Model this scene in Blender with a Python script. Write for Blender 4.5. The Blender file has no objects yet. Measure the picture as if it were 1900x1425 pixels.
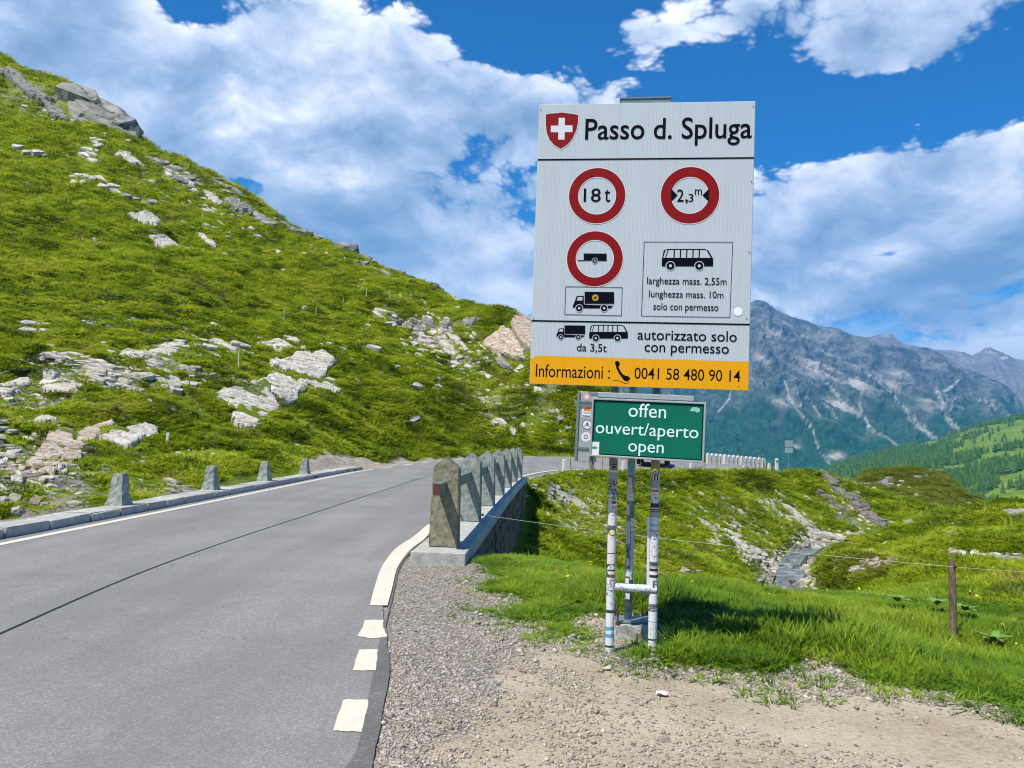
import bpy, bmesh, math, random
import numpy as np
from mathutils import Vector, Matrix
rng = np.random.default_rng(7); random.seed(7)
R = math.radians
scene = bpy.context.scene
COL = scene.collection

# ------------------------------------------------------------------ camera
F_PX = 1427.0; PITCH = R(4.2); ROLL = R(1.9); CAM = np.array([0, 0, 1.5])
cam_d = bpy.data.cameras.new('camera'); cam = bpy.data.objects.new('camera', cam_d); COL.objects.link(cam)
_F = np.array([0, math.cos(PITCH), math.sin(PITCH)]); _R0 = np.array([1., 0, 0]); _U0 = np.array([0, -math.sin(PITCH), math.cos(PITCH)])
_RC = math.cos(ROLL) * _R0 + math.sin(ROLL) * _U0; _UC = -math.sin(ROLL) * _R0 + math.cos(ROLL) * _U0
cam.matrix_world = Matrix(((_RC[0], _UC[0], -_F[0], CAM[0]), (_RC[1], _UC[1], -_F[1], CAM[1]), (_RC[2], _UC[2], -_F[2], CAM[2]), (0, 0, 0, 1)))
cam_d.sensor_width = 36; cam_d.lens = 36 * F_PX / 1900; cam_d.clip_start = 0.05; cam_d.clip_end = 60000
scene.camera = cam
scene.view_settings.view_transform = 'Standard'; scene.view_settings.look = 'None'
scene.view_settings.gamma = 1; scene.view_settings.use_curve_mapping = False
scene.view_settings.exposure = 0.45
scene.cycles.max_bounces = 6; scene.cycles.volume_bounces = 1; scene.cycles.transparent_max_bounces = 8
scene.cycles.use_denoising = True; scene.cycles.filter_width = 1.1

def ray(px, py):
    px = np.asarray(px, float); py = np.asarray(py, float)
    u = (px - 950) / F_PX; v = -(py - 712.5) / F_PX
    d = _F + u[..., None] * _RC + v[..., None] * _UC
    return d / d[..., 1:2]
def P(px, py, D):                      # measured photo point + forward distance -> place
    return CAM + ray(px, py) * np.asarray(D, float)[..., None]
def PZ(px, py, z=0.0):                 # where the sight line meets height z
    d = ray(px, py); return CAM + d * ((z - CAM[2]) / d[..., 2])[..., None]
def X_at(px, y, z):                    # x of a vertical feature seen at column px
    lo, hi = -200., 200.
    for _ in range(60):
        m = (lo + hi) / 2; q = np.array([m, y, z]) - CAM
        if 950 + F_PX * (q @ _RC) / (q @ _F) < px: lo = m
        else: hi = m
    return lo

# ------------------------------------------------------------------ node helpers
class NT:
    def __init__(s, tree): s.t = tree
    def n(s, typ, **kw):
        nd = s.t.nodes.new(typ)
        for k, v in kw.items():
            if k == 'i':
                for kk, vv in v.items():
                    if hasattr(vv, 'is_output') or isinstance(vv, bpy.types.NodeSocket): s.t.links.new(vv, nd.inputs[kk])
                    else: nd.inputs[kk].default_value = vv
            else: setattr(nd, k, v)
        return nd
    def math(s, op, a, b=0.0, c=0.0, clamp=False):
        return s.n('ShaderNodeMath', operation=op, use_clamp=clamp, i={0: a, 1: b, 2: c}).outputs[0]
    def noise(s, vec, scale, detail=4, rough=.55, dist=0.0, dims='3D', out=0, lac=2.0):
        i = {'Scale': scale, 'Detail': detail, 'Roughness': rough, 'Distortion': dist, 'Lacunarity': lac}
        if vec is not None: i['Vector'] = vec
        return s.n('ShaderNodeTexNoise', noise_dimensions=dims, i=i).outputs[out]
    def ramp(s, fac, stops, interp='LINEAR'):
        nd = s.n('ShaderNodeValToRGB', i={0: fac}); cr = nd.color_ramp; cr.interpolation = interp
        while len(cr.elements) < len(stops): cr.elements.new(.5)
        for e, (p, c) in zip(cr.elements, stops):
            e.position = p; e.color = (c, c, c, 1) if isinstance(c, (int, float)) else (*c, 1)
        return nd.outputs[0]
    def mix(s, f, a, b, typ='MIX'):
        nd = s.n('ShaderNodeMix', data_type='RGBA', blend_type=typ)
        for k, v in ((0, f), (6, a), (7, b)):
            if isinstance(v, bpy.types.NodeSocket): s.t.links.new(v, nd.inputs[k])
            else: nd.inputs[k].default_value = (*v, 1) if isinstance(v, tuple) and len(v) == 3 else v
        return nd.outputs[2]
    def smooth(s, v, a, b, o0=0.0, o1=1.0):
        return s.n('ShaderNodeMapRange', interpolation_type='SMOOTHSTEP', i={0: v, 1: a, 2: b, 3: o0, 4: o1}).outputs[0]
    def attr(s, name, out=0): return s.n('ShaderNodeAttribute', attribute_name=name).outputs[out]
    def bump(s, h, strength=.5, dist=.01):
        return s.n('ShaderNodeBump', i={'Height': h, 'Strength': strength, 'Distance': dist}).outputs[0]

def new_mat(name):
    m = bpy.data.materials.new(name); m.use_nodes = True; t = m.node_tree
    t.nodes.clear(); k = NT(t); out = k.n('ShaderNodeOutputMaterial'); b = k.n('ShaderNodeBsdfPrincipled')
    t.links.new(b.outputs[0], out.inputs[0]); return m, k, b
def setb(k, b, color=None, rough=None, normal=None, **kw):
    for key, v in (('Base Color', color), ('Roughness', rough), ('Normal', normal), *kw.items()):
        if v is None: continue
        if isinstance(v, bpy.types.NodeSocket): k.t.links.new(v, b.inputs[key])
        else: b.inputs[key].default_value = (*v, 1) if isinstance(v, tuple) and len(v) == 3 else v
def simple(name, col, rough=.7, var=.12, scale=30, metallic=0, bump=.0, spec=None):
    m, k, b = new_mat(name)
    co = k.n('ShaderNodeTexCoord').outputs['Object']
    n = k.noise(co, scale, 5, .6)
    c = k.mix(n, tuple(x * (1 - var) for x in col), tuple(min(1, x * (1 + var)) for x in col))
    setb(k, b, c, rough, Metallic=metallic)
    if bump: setb(k, b, normal=k.bump(n, bump, .01))
    if spec is not None: b.inputs['Specular IOR Level'].default_value = spec
    return m

# ------------------------------------------------------------------ world: sky with clouds, and the sun
SUN_TO = Vector((-0.40, -0.44, 0.98)).normalized()
SUN_EL = math.asin(SUN_TO.z); SUN_AZ = math.atan2(SUN_TO.x, SUN_TO.y)
w = bpy.data.worlds.new('World'); scene.world = w; w.use_nodes = True
w.node_tree.nodes.clear(); k = NT(w.node_tree)
wo = k.n('ShaderNodeOutputWorld'); bg = k.n('ShaderNodeBackground'); bg.inputs[1].default_value = 0.1
w.node_tree.links.new(bg.outputs[0], wo.inputs[0])
sky = k.n('ShaderNodeTexSky', sky_type='NISHITA', sun_disc=False, sun_elevation=SUN_EL, sun_rotation=SUN_AZ, altitude=2000, air_density=1.0, dust_density=.3, ozone_density=2.5)
skyc = k.n('ShaderNodeHueSaturation', i={'Hue': .5, 'Saturation': 1.32, 'Value': .90, 'Color': sky.outputs[0]}).outputs[0]
skyc = k.mix(1.0, skyc, (.22, .98, 1.30), 'MULTIPLY')
CK, CO, CS = .66, -.115, 9.6      # cloud cover, threshold, brightness
dirv = k.n('ShaderNodeTexCoord').outputs['Generated']
sep = k.n('ShaderNodeSeparateXYZ', i={0: dirv})
az = k.math('ARCTAN2', sep.outputs[0], sep.outputs[1]); el = k.math('ARCSINE', sep.outputs[2])
def azel(px, py):
    d = ray(px, py); d = d / np.linalg.norm(d); return math.atan2(d[0], d[1]), math.asin(d[2])
cov = None
#          px   py   rx(px) ry(px) amount
CLOUDS = [(600, 240, 520, 320, .56), (130, 60, 300, 200, .50), (900, 150, 240, 120, .22), (860, 500, 460, 170, .44), (330, 250, 340, 260, .2), (60, 200, 300, 200, .25),
          (1680, 50, 290, 150, .80), (1190, 65, 110, 80, .46), (1400, 20, 110, 60, .42), (1060, 230, 220, 100, .40),
          (1520, 400, 300, 105, .50), (1830, 350, 200, 130, .50), (1500, 520, 460, 80, .36), (1850, 540, 300, 100, .36), (1700, 320, 330, 60, .25),
          (330, 5, 60, 50, -.6), (1030, 20, 170, 90, -.65), (455, 345, 46, 20, -.5), (950, 575, 80, 36, -.3), (1320, 190, 150, 110, -.6),
          (1650, 472, 60, 22, -.6), (1600, 215, 300, 45, -.62), (1870, 130, 50, 80, -.3), (700, 10, 50, 30, -.3)]
for px, py, rx, ry, am in CLOUDS:
    a, e = azel(px, py)
    dx = k.math('MULTIPLY', k.math('SUBTRACT', az, a), F_PX / rx); dy = k.math('MULTIPLY', k.math('SUBTRACT', el, e), F_PX / ry)
    r2 = k.math('ADD', k.math('MULTIPLY', dx, dx), k.math('MULTIPLY', dy, dy))
    v = k.math('MULTIPLY', k.math('EXPONENT', k.math('MULTIPLY', r2, -1.1)), am)
    cov = v if cov is None else k.math('ADD', cov, v)
warp = k.noise(dirv, 3.0, 4, .55, out=1)
wv = k.n('ShaderNodeVectorMath', operation='MULTIPLY_ADD', i={0: warp, 1: (.12, .12, .12), 2: dirv}).outputs[0]
stretch = k.n('ShaderNodeVectorMath', operation='MULTIPLY', i={0: wv, 1: (1, 1, 1.7)}).outputs[0]
def cloud_at(off):
    c = k.n('ShaderNodeVectorMath', operation='ADD', i={0: stretch, 1: off}).outputs[0]
    return c, k.noise(c, 3.4, 7, .58, .1)
c0, big0 = cloud_at((0, 0, 0)); _, big1 = cloud_at((-.03, 0, .065))
vo = k.n('ShaderNodeTexVoronoi', feature='F1', i={'Vector': c0, 'Scale': 7.0, 'Detail': 3.0, 'Roughness': .55, 'Lacunarity': 2.6}).outputs['Distance']
n0 = k.math('ADD', k.math('MULTIPLY', big0, .68), k.math('MULTIPLY', k.math('SUBTRACT', .66, vo), .50))
low = k.smooth(el, .08, .40, .085, 0.0)
dens = k.math('ADD', k.math('ADD', n0, k.math('SUBTRACT', k.math('MULTIPLY', cov, CK), CO)), low)
alpha = k.smooth(dens, .50, .63)
shade = k.math('ADD', k.math('MULTIPLY', k.math('SUBTRACT', big0, big1), 5.2), k.math('MULTIPLY', k.math('SUBTRACT', .42, vo), 1.3))
thick = k.smooth(dens, .60, 1.12)
lit = k.math('SUBTRACT', k.math('ADD', shade, .97), k.math('MULTIPLY', thick, .62))
lit = k.n('ShaderNodeMapRange', i={0: lit, 1: -.75, 2: .98, 3: 0, 4: 1}).outputs[0]
ccol = k.ramp(lit, [(0, (.20, .30, .47)), (.28, (.34, .44, .62)), (.52, (.56, .63, .79)), (.76, (.84, .87, .94)), (.95, (1., 1., 1.))])
ccol10 = k.n('ShaderNodeVectorMath', operation='SCALE', i={0: ccol, 'Scale': CS}).outputs[0]
veil = k.noise(k.n('ShaderNodeVectorMath', operation='MULTIPLY', i={0: wv, 1: (2.2, 2.2, 7.5)}).outputs[0], 1.7, 6, .6)
va = k.math('MULTIPLY', k.smooth(k.math('ADD', veil, k.smooth(el, .05, .42, .18, -.22)), .47, .66), .88)
sky2 = k.mix(va, skyc, k.n('ShaderNodeVectorMath', operation='SCALE', i={0: k.ramp(veil, [(.35, (.42, .53, .74)), (.5, (.60, .67, .82)), (.62, (.86, .88, .93))]), 'Scale': CS}).outputs[0])
fin = k.mix(alpha, sky2, ccol10)
w.node_tree.links.new(fin, bg.inputs[0])

sun_d = bpy.data.lights.new('sun', 'SUN'); sun_d.energy = 5.0; sun_d.angle = R(.53); sun_d.color = (1, .95, .87)
sun = bpy.data.objects.new('sun', sun_d); COL.objects.link(sun)
sun.rotation_euler = (-SUN_TO).to_track_quat('-Z', 'Y').to_euler(); sun.location = (-20, -20, 40)

# ------------------------------------------------------------------ object helpers
def mesh_np(name, verts, faces, uvs=None):
    me = bpy.data.meshes.new(name); me.from_pydata([tuple(v) for v in verts], [], [tuple(f) for f in faces]); me.update(); return me
def fast_mesh(name, verts, faces):     # faces: (n,k) int array
    verts = np.asarray(verts, np.float32); faces = np.asarray(faces, np.int32); kk = faces.shape[1]
    me = bpy.data.meshes.new(name); me.vertices.add(len(verts)); me.vertices.foreach_set('co', verts.ravel())
    me.loops.add(faces.size); me.loops.foreach_set('vertex_index', faces.ravel())
    me.polygons.add(len(faces)); me.polygons.foreach_set('loop_start', np.arange(0, faces.size, kk, dtype=np.int32))
    me.update(calc_edges=True); me.validate(); return me
def link(name, me, mat=None, parent=None, loc=None, rot=None, scale=None, smooth=False):
    o = bpy.data.objects.new(name, me); COL.objects.link(o)
    if mat is not None and me is not None and not me.materials: me.materials.append(mat)
    if parent is not None: o.parent = parent
    if loc is not None: o.location = loc
    if rot is not None: o.rotation_euler = rot
    if scale is not None: o.scale = scale
    if smooth:
        me.polygons.foreach_set('use_smooth', np.ones(len(me.polygons), bool))
    return o
def tag(o, label=None, cat=None, group=None, kind=None):
    if label: o['label'] = label
    if cat: o['category'] = cat
    if group: o['group'] = group
    if kind: o['kind'] = kind
    return o
def thing(name, label, cat, loc=(0, 0, 0), rotz=0, group=None):
    o = bpy.data.objects.new(name, None); COL.objects.link(o); o.location = loc; o.rotation_euler = (0, 0, rotz); o.empty_display_size = .2
    return tag(o, label, cat, group)
class MB:
    def __init__(s): s.v = []; s.f = []
    def box(s, c, d, rz=0.0, taper=None):      # centre, full dims
        b = len(s.v); cs, sn = math.cos(rz), math.sin(rz)
        for z in (-.5, .5):
            t = 1 if (taper is None or z < 0) else taper
            for x, y in ((-.5, -.5), (.5, -.5), (.5, .5), (-.5, .5)):
                X, Y = x * d[0] * t, y * d[1] * t
                s.v.append((c[0] + X * cs - Y * sn, c[1] + X * sn + Y * cs, c[2] + z * d[2]))
        for q in ((0, 3, 2, 1), (4, 5, 6, 7), (0, 1, 5, 4), (1, 2, 6, 5), (2, 3, 7, 6), (3, 0, 4, 7)): s.f.append(tuple(b + i for i in q))
        return s
    def tube(s, a, c, r, n=10, r2=None, cap=True):
        a = Vector(a); c = Vector(c); ax = (c - a).normalized(); u = ax.orthogonal().normalized(); v = ax.cross(u); b = len(s.v)
        r2 = r if r2 is None else r2
        for p, rr in ((a, r), (c, r2)):
            for i in range(n):
                t = 2 * math.pi * i / n; s.v.append(tuple(p + (u * math.cos(t) + v * math.sin(t)) * rr))
        for i in range(n): j = (i + 1) % n; s.f.append((b + i, b + j, b + n + j, b + n + i))
        if cap: s.f.append(tuple(b + i for i in range(n))[::-1]); s.f.append(tuple(b + n + i for i in range(n)))
        return s
    def path(s, pts, r, n=5):
        for a, c in zip(pts[:-1], pts[1:]): s.tube(a, c, r, n)
        return s
    def prism(s, poly, z0, z1, M=None):         # poly in local xz plane, extruded along y
        b = len(s.v); n = len(poly)
        for y in (z0, z1):
            for x, z in poly: s.v.append((x, y, z) if M is None else tuple(M @ Vector((x, y, z))))
        s.f.append(tuple(b + i for i in range(n))); s.f.append(tuple(b + n + i for i in range(n))[::-1])
        for i in range(n): j = (i + 1) % n; s.f.append((b + j, b + i, b + n + i, b + n + j))
        return s
    def mesh(s, name='m', bevel=0.0, seg=1):
        me = bpy.data.meshes.new(name); me.from_pydata(s.v, [], s.f); me.update()
        bm = bmesh.new(); bm.from_mesh(me); bmesh.ops.recalc_face_normals(bm, faces=bm.faces)
        if bevel: bmesh.ops.bevel(bm, geom=[e for e in bm.edges], offset=bevel, segments=seg, affect='EDGES', clamp_overlap=True)
        bm.to_mesh(me); bm.free(); return me

# ------------------------------------------------------------------ numpy noise
def _hash(ix, iy, s):
    h = (ix.astype(np.int64) * 374761393 + iy.astype(np.int64) * 668265263 + s * 1442695041) & 0xffffffff
    h = ((h ^ (h >> 13)) * 1274126177) & 0xffffffff
    return ((h ^ (h >> 16)) & 0xffff) / 65535.0
def vnoise(x, y, s=0):
    ix = np.floor(x); iy = np.floor(y); fx = x - ix; fy = y - iy
    fx = fx * fx * fx * (fx * (fx * 6 - 15) + 10); fy = fy * fy * fy * (fy * (fy * 6 - 15) + 10)
    a = _hash(ix, iy, s); b = _hash(ix + 1, iy, s); c = _hash(ix, iy + 1, s); d = _hash(ix + 1, iy + 1, s)
    return (a * (1 - fx) + b * fx) * (1 - fy) + (c * (1 - fx) + d * fx) * fy
def fbm(x, y, oct=4, s=0, gain=.5, ridged=False):
    t = 0; amp = 1; tot = 0; ca, sa = math.cos(.6), math.sin(.6)
    for o in range(oct):
        n = vnoise(x, y, s + o * 17)
        if ridged: n = 1 - abs(2 * n - 1)
        t = t + n * amp; tot += amp; amp *= gain; x, y = (x * ca - y * sa) * 2.03 + 13.1, (x * sa + y * ca) * 2.03 + 7.7
    return t / tot
def sstep(v, a, b):
    t = np.clip((v - a) / (b - a), 0, 1); return t * t * (3 - 2 * t)
def inpoly(x, y, poly):
    ins = np.zeros(x.shape, bool); n = len(poly)
    for i in range(n):
        x1, y1 = poly[i][:2]; x2, y2 = poly[(i + 1) % n][:2]
        if y1 == y2: continue
        c = ((y1 > y) != (y2 > y)) & (x < (x2 - x1) * (y - y1) / (y2 - y1) + x1); ins ^= c
    return ins
def seg_dist(x, y, pts):
    best = np.full(x.shape, 1e9)
    for a, b in zip(pts[:-1], pts[1:]):
        dx, dy = b[0] - a[0], b[1] - a[1]; t = np.clip(((x - a[0]) * dx + (y - a[1]) * dy) / (dx * dx + dy * dy + 1e-9), 0, 1)
        best = np.minimum(best, np.hypot(x - a[0] - t * dx, y - a[1] - t * dy))
    return best
def catmull(pts, sub=8):
    pts = np.array(pts, float); out = []
    e = np.vstack([2 * pts[0] - pts[1], pts, 2 * pts[-1] - pts[-2]])
    for i in range(1, len(e) - 2):
        p0, p1, p2, p3 = e[i - 1], e[i], e[i + 1], e[i + 2]
        for t in np.linspace(0, 1, sub, endpoint=False):
            out.append(.5 * ((2 * p1) + (-p0 + p2) * t + (2 * p0 - 5 * p1 + 4 * p2 - p3) * t * t + (-p0 + 3 * p1 - 3 * p2 + p3) * t ** 3))
    out.append(pts[-1]); return np.array(out)

# ------------------------------------------------------------------ road plan
POST_Y = [9.8 + 3.1 * i for i in range(7)]
POST_PX = [824, 871, 902, 922, 937, 949, 960]
POST = [np.array([X_at(px, y, .15), y, .15]) for px, y in zip(POST_PX, POST_Y)]
_c = np.polyfit([p[1] for p in POST], [p[0] for p in POST], 2)
for p in POST: p[0] = np.polyval(_c, p[1])
pxy = lambda px, py, D: tuple(P(px, py, D))
Ls = [(-6.6, -8, 0), (-6.6, 0, 0), (-6.6, 4.4, 0), (-6.58, 8.9, 0), (-6.55, 16, 0), (-6.52, 22.2, .01), (-6.45, 28.4, .03), pxy(664, 873, 33), pxy(760, 860, 38), pxy(850, 851, 43), pxy(920, 848, 46.0), pxy(1000, 847, 48.0), pxy(1100, 849, 49.5), pxy(1200, 853, 51), pxy(1300, 859, 54), pxy(1400, 865, 60), pxy(1455, 884, 68)]
Rs = [(-.35, -8, 0), (-.42, 0, 0), (-.66, 4.4, 0), (-1.27, 8.9, 0), (POST[2][0] - .52, 16, 0), (POST[4][0] - .5, 22.2, .0), (POST[6][0] - .5, 28.4, .0), pxy(982, 882.5, 32.2), pxy(1005, 877.5, 35.3), pxy(1035, 873.5, 37.9), pxy(1065, 872, 39.3), pxy(1105, 871, 40.8), pxy(1150, 870.5, 42), pxy(1215, 870, 43.9), pxy(1300, 869.5, 47), pxy(1395, 869.5, 53.5), pxy(1450, 888, 61)]
RL = catmull(Ls, 10); RR = catmull(Rs, 10)
ROADPOLY = [tuple(p[:2]) for p in RL] + [tuple(p[:2]) for p in RR[::-1]]
def _pl(x, y, pts):                     # distance to a polyline and its height at the nearest point
    best = np.full(x.shape, 1e18); z = np.zeros(x.shape)
    for a, b in zip(pts[:-1], pts[1:]):
        dx, dy = b[0] - a[0], b[1] - a[1]; t = np.clip(((x - a[0]) * dx + (y - a[1]) * dy) / (dx * dx + dy * dy), 0, 1)
        d = (x - a[0] - t * dx) ** 2 + (y - a[1] - t * dy) ** 2; m = d < best; best[m] = d[m]; z[m] = (a[2] + t * (b[2] - a[2]))[m]
    return np.sqrt(best), z
def road_side(x, y):
    dl, zl = _pl(x, y, RL); dr, zr = _pl(x, y, RR); ins = inpoly(x, y, ROADPOLY)
    od = np.where(ins, -np.minimum(dl, dr), np.minimum(dl, dr))
    z = np.where(ins, (zl * dr + zr * dl) / (dl + dr + 1e-9), np.where(dl < dr, zl, zr))
    return dr < dl, z, od

# ------------------------------------------------------------------ terrain control points
C_PIX = [  # px, py, D
 (-420,-90,150),(-150,36,142),(0,110,135),(105,146,129),(174,178,125),(263,247,120),(326,288,117),(389,322,114),(447,352,111),(505,394,107),(553,430,104),(616,464,100),(658,478,97),(721,510,92),(789,526,87),(853,555,82),(940,583,74),(985,600,68),
 (1060,655,62),(1134,727,58),(1180,790,57),(1225,850,58),(1290,880,64),(1400,885,75),
 (-200,900,17),(-50,900,17),(0,840,22),(100,840,24),(0,720,30),(0,640,38),(0,560,50),(0,450,68),(0,300,92),(0,200,113),(-300,720,30),(-300,450,60),(-300,200,100),
 (150,870,21),(150,780,28),(150,700,34),(150,600,46),(150,500,60),(150,350,88),(150,250,108),
 (300,870,22),(300,800,30),(300,700,38),(300,600,52),(300,500,68),(300,400,90),
 (450,868,27),(450,760,38),(450,650,50),(450,550,68),(450,450,90),
 (570,857,34),(600,760,44),(600,660,55),(600,560,74),(680,852,41),
 (750,835,47),(750,760,51),(750,680,60),(750,600,74),(900,836,53),(900,780,57),(900,700,63),(900,640,69),
 (1000,838,55),(1000,780,57),(1000,700,60),(1000,640,63),(1100,840,55),(1100,785,56),(1170,846,55),
 (1700,1060,16),(1850,1050,17),(2050,1060,18),(1800,1000,24),(1900,948,36),(2100,950,36),(1800,948,36),(1720,955,34),(1650,978,32),(1560,1003,31),(1600,1110,12.5),(1700,1110,12.5),(1900,1110,12.5),
 (1768,1190,8.5),(1900,1200,8.5),(2050,1180,9),(1600,1180,8.4),(1450,1098,11.3),(1330,1094,11.3),(1200,1090,11),(1100,1072,11.2),(1000,1052,11.2),(1500,1040,30),(1560,1030,24),(1620,1020,24),
 (1430,1100,27),(1500,1100,26.5),(1475,1060,32),(1480,1030,37.5),(1515,1012,41.5),(1560,1002,46),
 (1000,898,33.5),(1000,960,28),(1000,1040,22),(1060,880,38.5),(1100,950,33),(1100,1050,25.5),(1200,878,43.8),(1200,950,35.5),(1200,1020,29.5),(1200,1090,25),
 (1300,878,47.5),(1300,960,38),(1300,1040,30),(1300,1090,27),(1400,878,54),(1400,950,43),(1400,1020,35),(1400,1080,29.5),
 (1455,868,58),(1500,872,60),(1500,925,52.5),(1500,980,45.5),(1560,886,60),(1600,930,55),(1640,972,50),
 (1640,955,70),(1700,945,80),(1590,893,120),(1650,888,125),(1700,886,125),(1750,892,124),(1790,915,118),(1833,940,110),(1650,925,100),(1900,1000,100),
]
CP = [P(*c) for c in C_PIX]
CP += [np.array(q, float) for q in [
 (0, -15, 0), (8, -12, -.4), (-3, -15, 0), (-10, -10, .3), (-25, -12, 6), (-60, -10, 25), (20, -12, -1), (50, -10, -4), (0, -60, 0), (-60, -80, 20), (60, -80, -8),
 (-8, 0, .1), (-8, 6, .1), (-12, 4, .4), (-25, 8, 5), (-60, 30, 26), (-90, 60, 45), (-3, 0, 0), (-3, 8, 0), (-3, 16, 0), (-3, 24, 0), (-3, 32, 0.05), (-8.3, 12, 0), (-8.3, 20, 0.05), (-8.3, 27, .1),
 (0, 2, 0), (2, 2, 0), (5, 2, -.05), (9, 2, -.5), (0, 5, 0), (2, 5, 0), (4, 5, -.04), (6, 5, -.25), (1, 8, -.02), (3, 8, -.25), (-.2, 8, 0), (12, 8, -1.1), (14, 14, -1.5), (-.1, 10, -.03), (.6, 10.4, -.1),
 (.2, 13.5, -1.9), (1.5, 14.5, -2.5), (.3, 18, -2.4), (3.5, 16, -3.2), (6, 19, -3.5), (9, 22, -3.6), (12.5, 20, -2.6), (-9.5, 15, -.35), (-12.5, 14, -.3), (-16, 14.5, -.2),
 (32, 75, -9), (20, 85, -14), (0, 90, 4), (60, 60, -8), (80, 100, -20), (60, 160, -40), (20, 130, -20), (90, 150, -45), (110, 60, -14), (-20, 130, 20), (-60, 170, 40), (-110, 170, 55), (40, 190, -60), (0, 190, -30)]]
# ground behind the ridge line falls away
for px, py, D in C_PIX[:18]:
    q = P(px, py, D); CP.append(np.array([q[0] * 1.18, q[1] * 1.18, q[2] * .93])); CP.append(np.array([q[0] * 1.4, q[1] * 1.4, q[2] * .6]))
CP = np.array(CP)
def _ker(d2): return np.sqrt(d2 + 1.0)
def _fit(cp):
    n = len(cp); d2 = (cp[:, None, 0] - cp[None, :, 0]) ** 2 + (cp[:, None, 1] - cp[None, :, 1]) ** 2
    A = np.zeros((n + 3, n + 3)); A[:n, :n] = -_ker(d2) + np.eye(n) * -.02; A[:n, n] = 1; A[:n, n + 1:] = cp[:, :2]; A[n, :n] = 1; A[n + 1:, :n] = cp[:, :2].T
    return np.linalg.solve(A, np.concatenate([cp[:, 2], [0, 0, 0]]))
CW = _fit(CP)
STREAM = [tuple(P(a, b, D)[:2]) for a, b, D in [(1425, 1110, 25.5), (1462, 1085, 28.5), (1466, 1060, 32), (1470, 1035, 37), (1500, 1017, 41), (1535, 1008, 44)]]
STREAM = [(-22, 15.5), (-14, 14.2), (-10, 14.6), (-7, 15.5), (0.5, 17.5), (5, 19.5), (8.5, 23)] + STREAM
STREAM_Z = None
def base_h(x, y):
    out = np.zeros(x.shape)
    for s in range(0, len(x), 40000):
        xs, ys = x[s:s + 40000], y[s:s + 40000]
        d2 = (xs[:, None] - CP[None, :, 0]) ** 2 + (ys[:, None] - CP[None, :, 1]) ** 2
        out[s:s + 40000] = -_ker(d2) @ CW[:len(CP)] + CW[len(CP)] + CW[-2] * xs + CW[-1] * ys
    return out
GRAVEL_EDGE = [(848,1046),(880,1058),(905,1085),(945,1108),(932,1138),(990,1160),(1015,1188),(1060,1198),(1078,1168),(1120,1152),(1160,1150),(1188,1150),(1205,1200),(1196,1236),(1280,1240),(1340,1245),(1400,1262),(1470,1276),(1505,1252),(1540,1228),(1580,1252),(1625,1276),(1700,1285),(1755,1290),(1830,1305),(1900,1325),(2050,1350)]
_ge = [tuple(PZ(a, b, -.02)[:2]) for a, b in GRAVEL_EDGE]
GRAVEL_POLY = _ge + [(4.6, 2.0), (5, -6), (-1.3, -6), (-1.3, 4), (-1.6, 6.3), (-2.0, 8.8), (-1.6, 9.9), (-.5, 9.9)]
LAYBY = [tuple(P(a, b, D)[:2]) for a, b, D in [(545,868,29),(560,862,32),(600,858,36),(700,854,42),(800,849,47.5),(900,847,50.5),(1000,846,50.5),(1070,848,50.5),(1000,850,47),(850,853,42),(760,862,37),(655,876,30.5)]]
def hfull(x, y, detail=True):
    r = np.hypot(x, y)
    h = base_h(x, y)
    right, rz, out_d = road_side(x, y)
    bridge = (y > 9.2) & (y < 29.3) & right & (x < 6)
    near = (y < 9.2) & right
    g = inpoly(x, y, GRAVEL_POLY)
    if detail:
        amp = sstep(r, 9, 30) * sstep(out_d, .3, 3.5) + .12 * sstep(out_d, .2, 1) * (~g)
        far = sstep(r, 40, 90)
        n = (fbm(x / 7, y / 7, 4, 3) - .5) * (1.3 + 1.5 * far) + (fbm(x / 1.7, y / 1.7, 3, 9) - .5) * .75 + (np.abs(fbm(x / .8, y / .8, 2, 21) - .5)) * .35
        lim = np.where((x > 0) & (y > 12) & (y < 70), .45, 1.0)
        h = h + n * amp * lim
        h = h + (fbm(x / .5, y / .5, 3, 31) - .5) * .02 * (1 - sstep(r, 9, 20))
    # stream bed cut
    sd = seg_dist(x, y, STREAM); inr = (x > -3) | (x < -6.6)
    h = h - .50 * (1 - sstep(sd, .6, 1.7)) * inr
    # far away it drops into the valley
    f = sstep(r, 165, 420); h = h * (1 - f) + f * (-150 - 60 * sstep(r, 800, 3000))
    bw = np.where(bridge, .12, np.where(near, .5, 1.6))
    off = np.where(bridge, .62, np.where(near, 0.0, np.where(right, .25, .45)))
    m = 1 - sstep(out_d - off, 0, bw)
    wtop = np.where(out_d > -.1, rz - .015, rz - .07)
    h = h * (1 - m) + wtop * m
    return h
def hit(px, py, dmax=200, detail=False):
    px = np.atleast_1d(np.asarray(px, float)); py = np.atleast_1d(np.asarray(py, float)); d = ray(px, py); D = np.geomspace(2.5, dmax, 420); res = []
    n = len(px); pts = CAM + d[:, None, :] * D[None, :, None]; hh = hfull(pts[..., 0].ravel(), pts[..., 1].ravel(), detail).reshape(n, -1)
    below = pts[..., 2] < hh
    for i in range(n):
        js = np.nonzero(below[i])[0]; j = js[0] if len(js) else len(D) - 1
        if j > 0:
            a = pts[i, j - 1, 2] - hh[i, j - 1]; b = hh[i, j] - pts[i, j, 2]; tt = a / (a + b + 1e-9) if len(js) else 1
            q = pts[i, j - 1] * (1 - tt) + pts[i, j] * tt
        else: q = pts[i, 0]
        res.append(q)
    return np.array(res)
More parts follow.
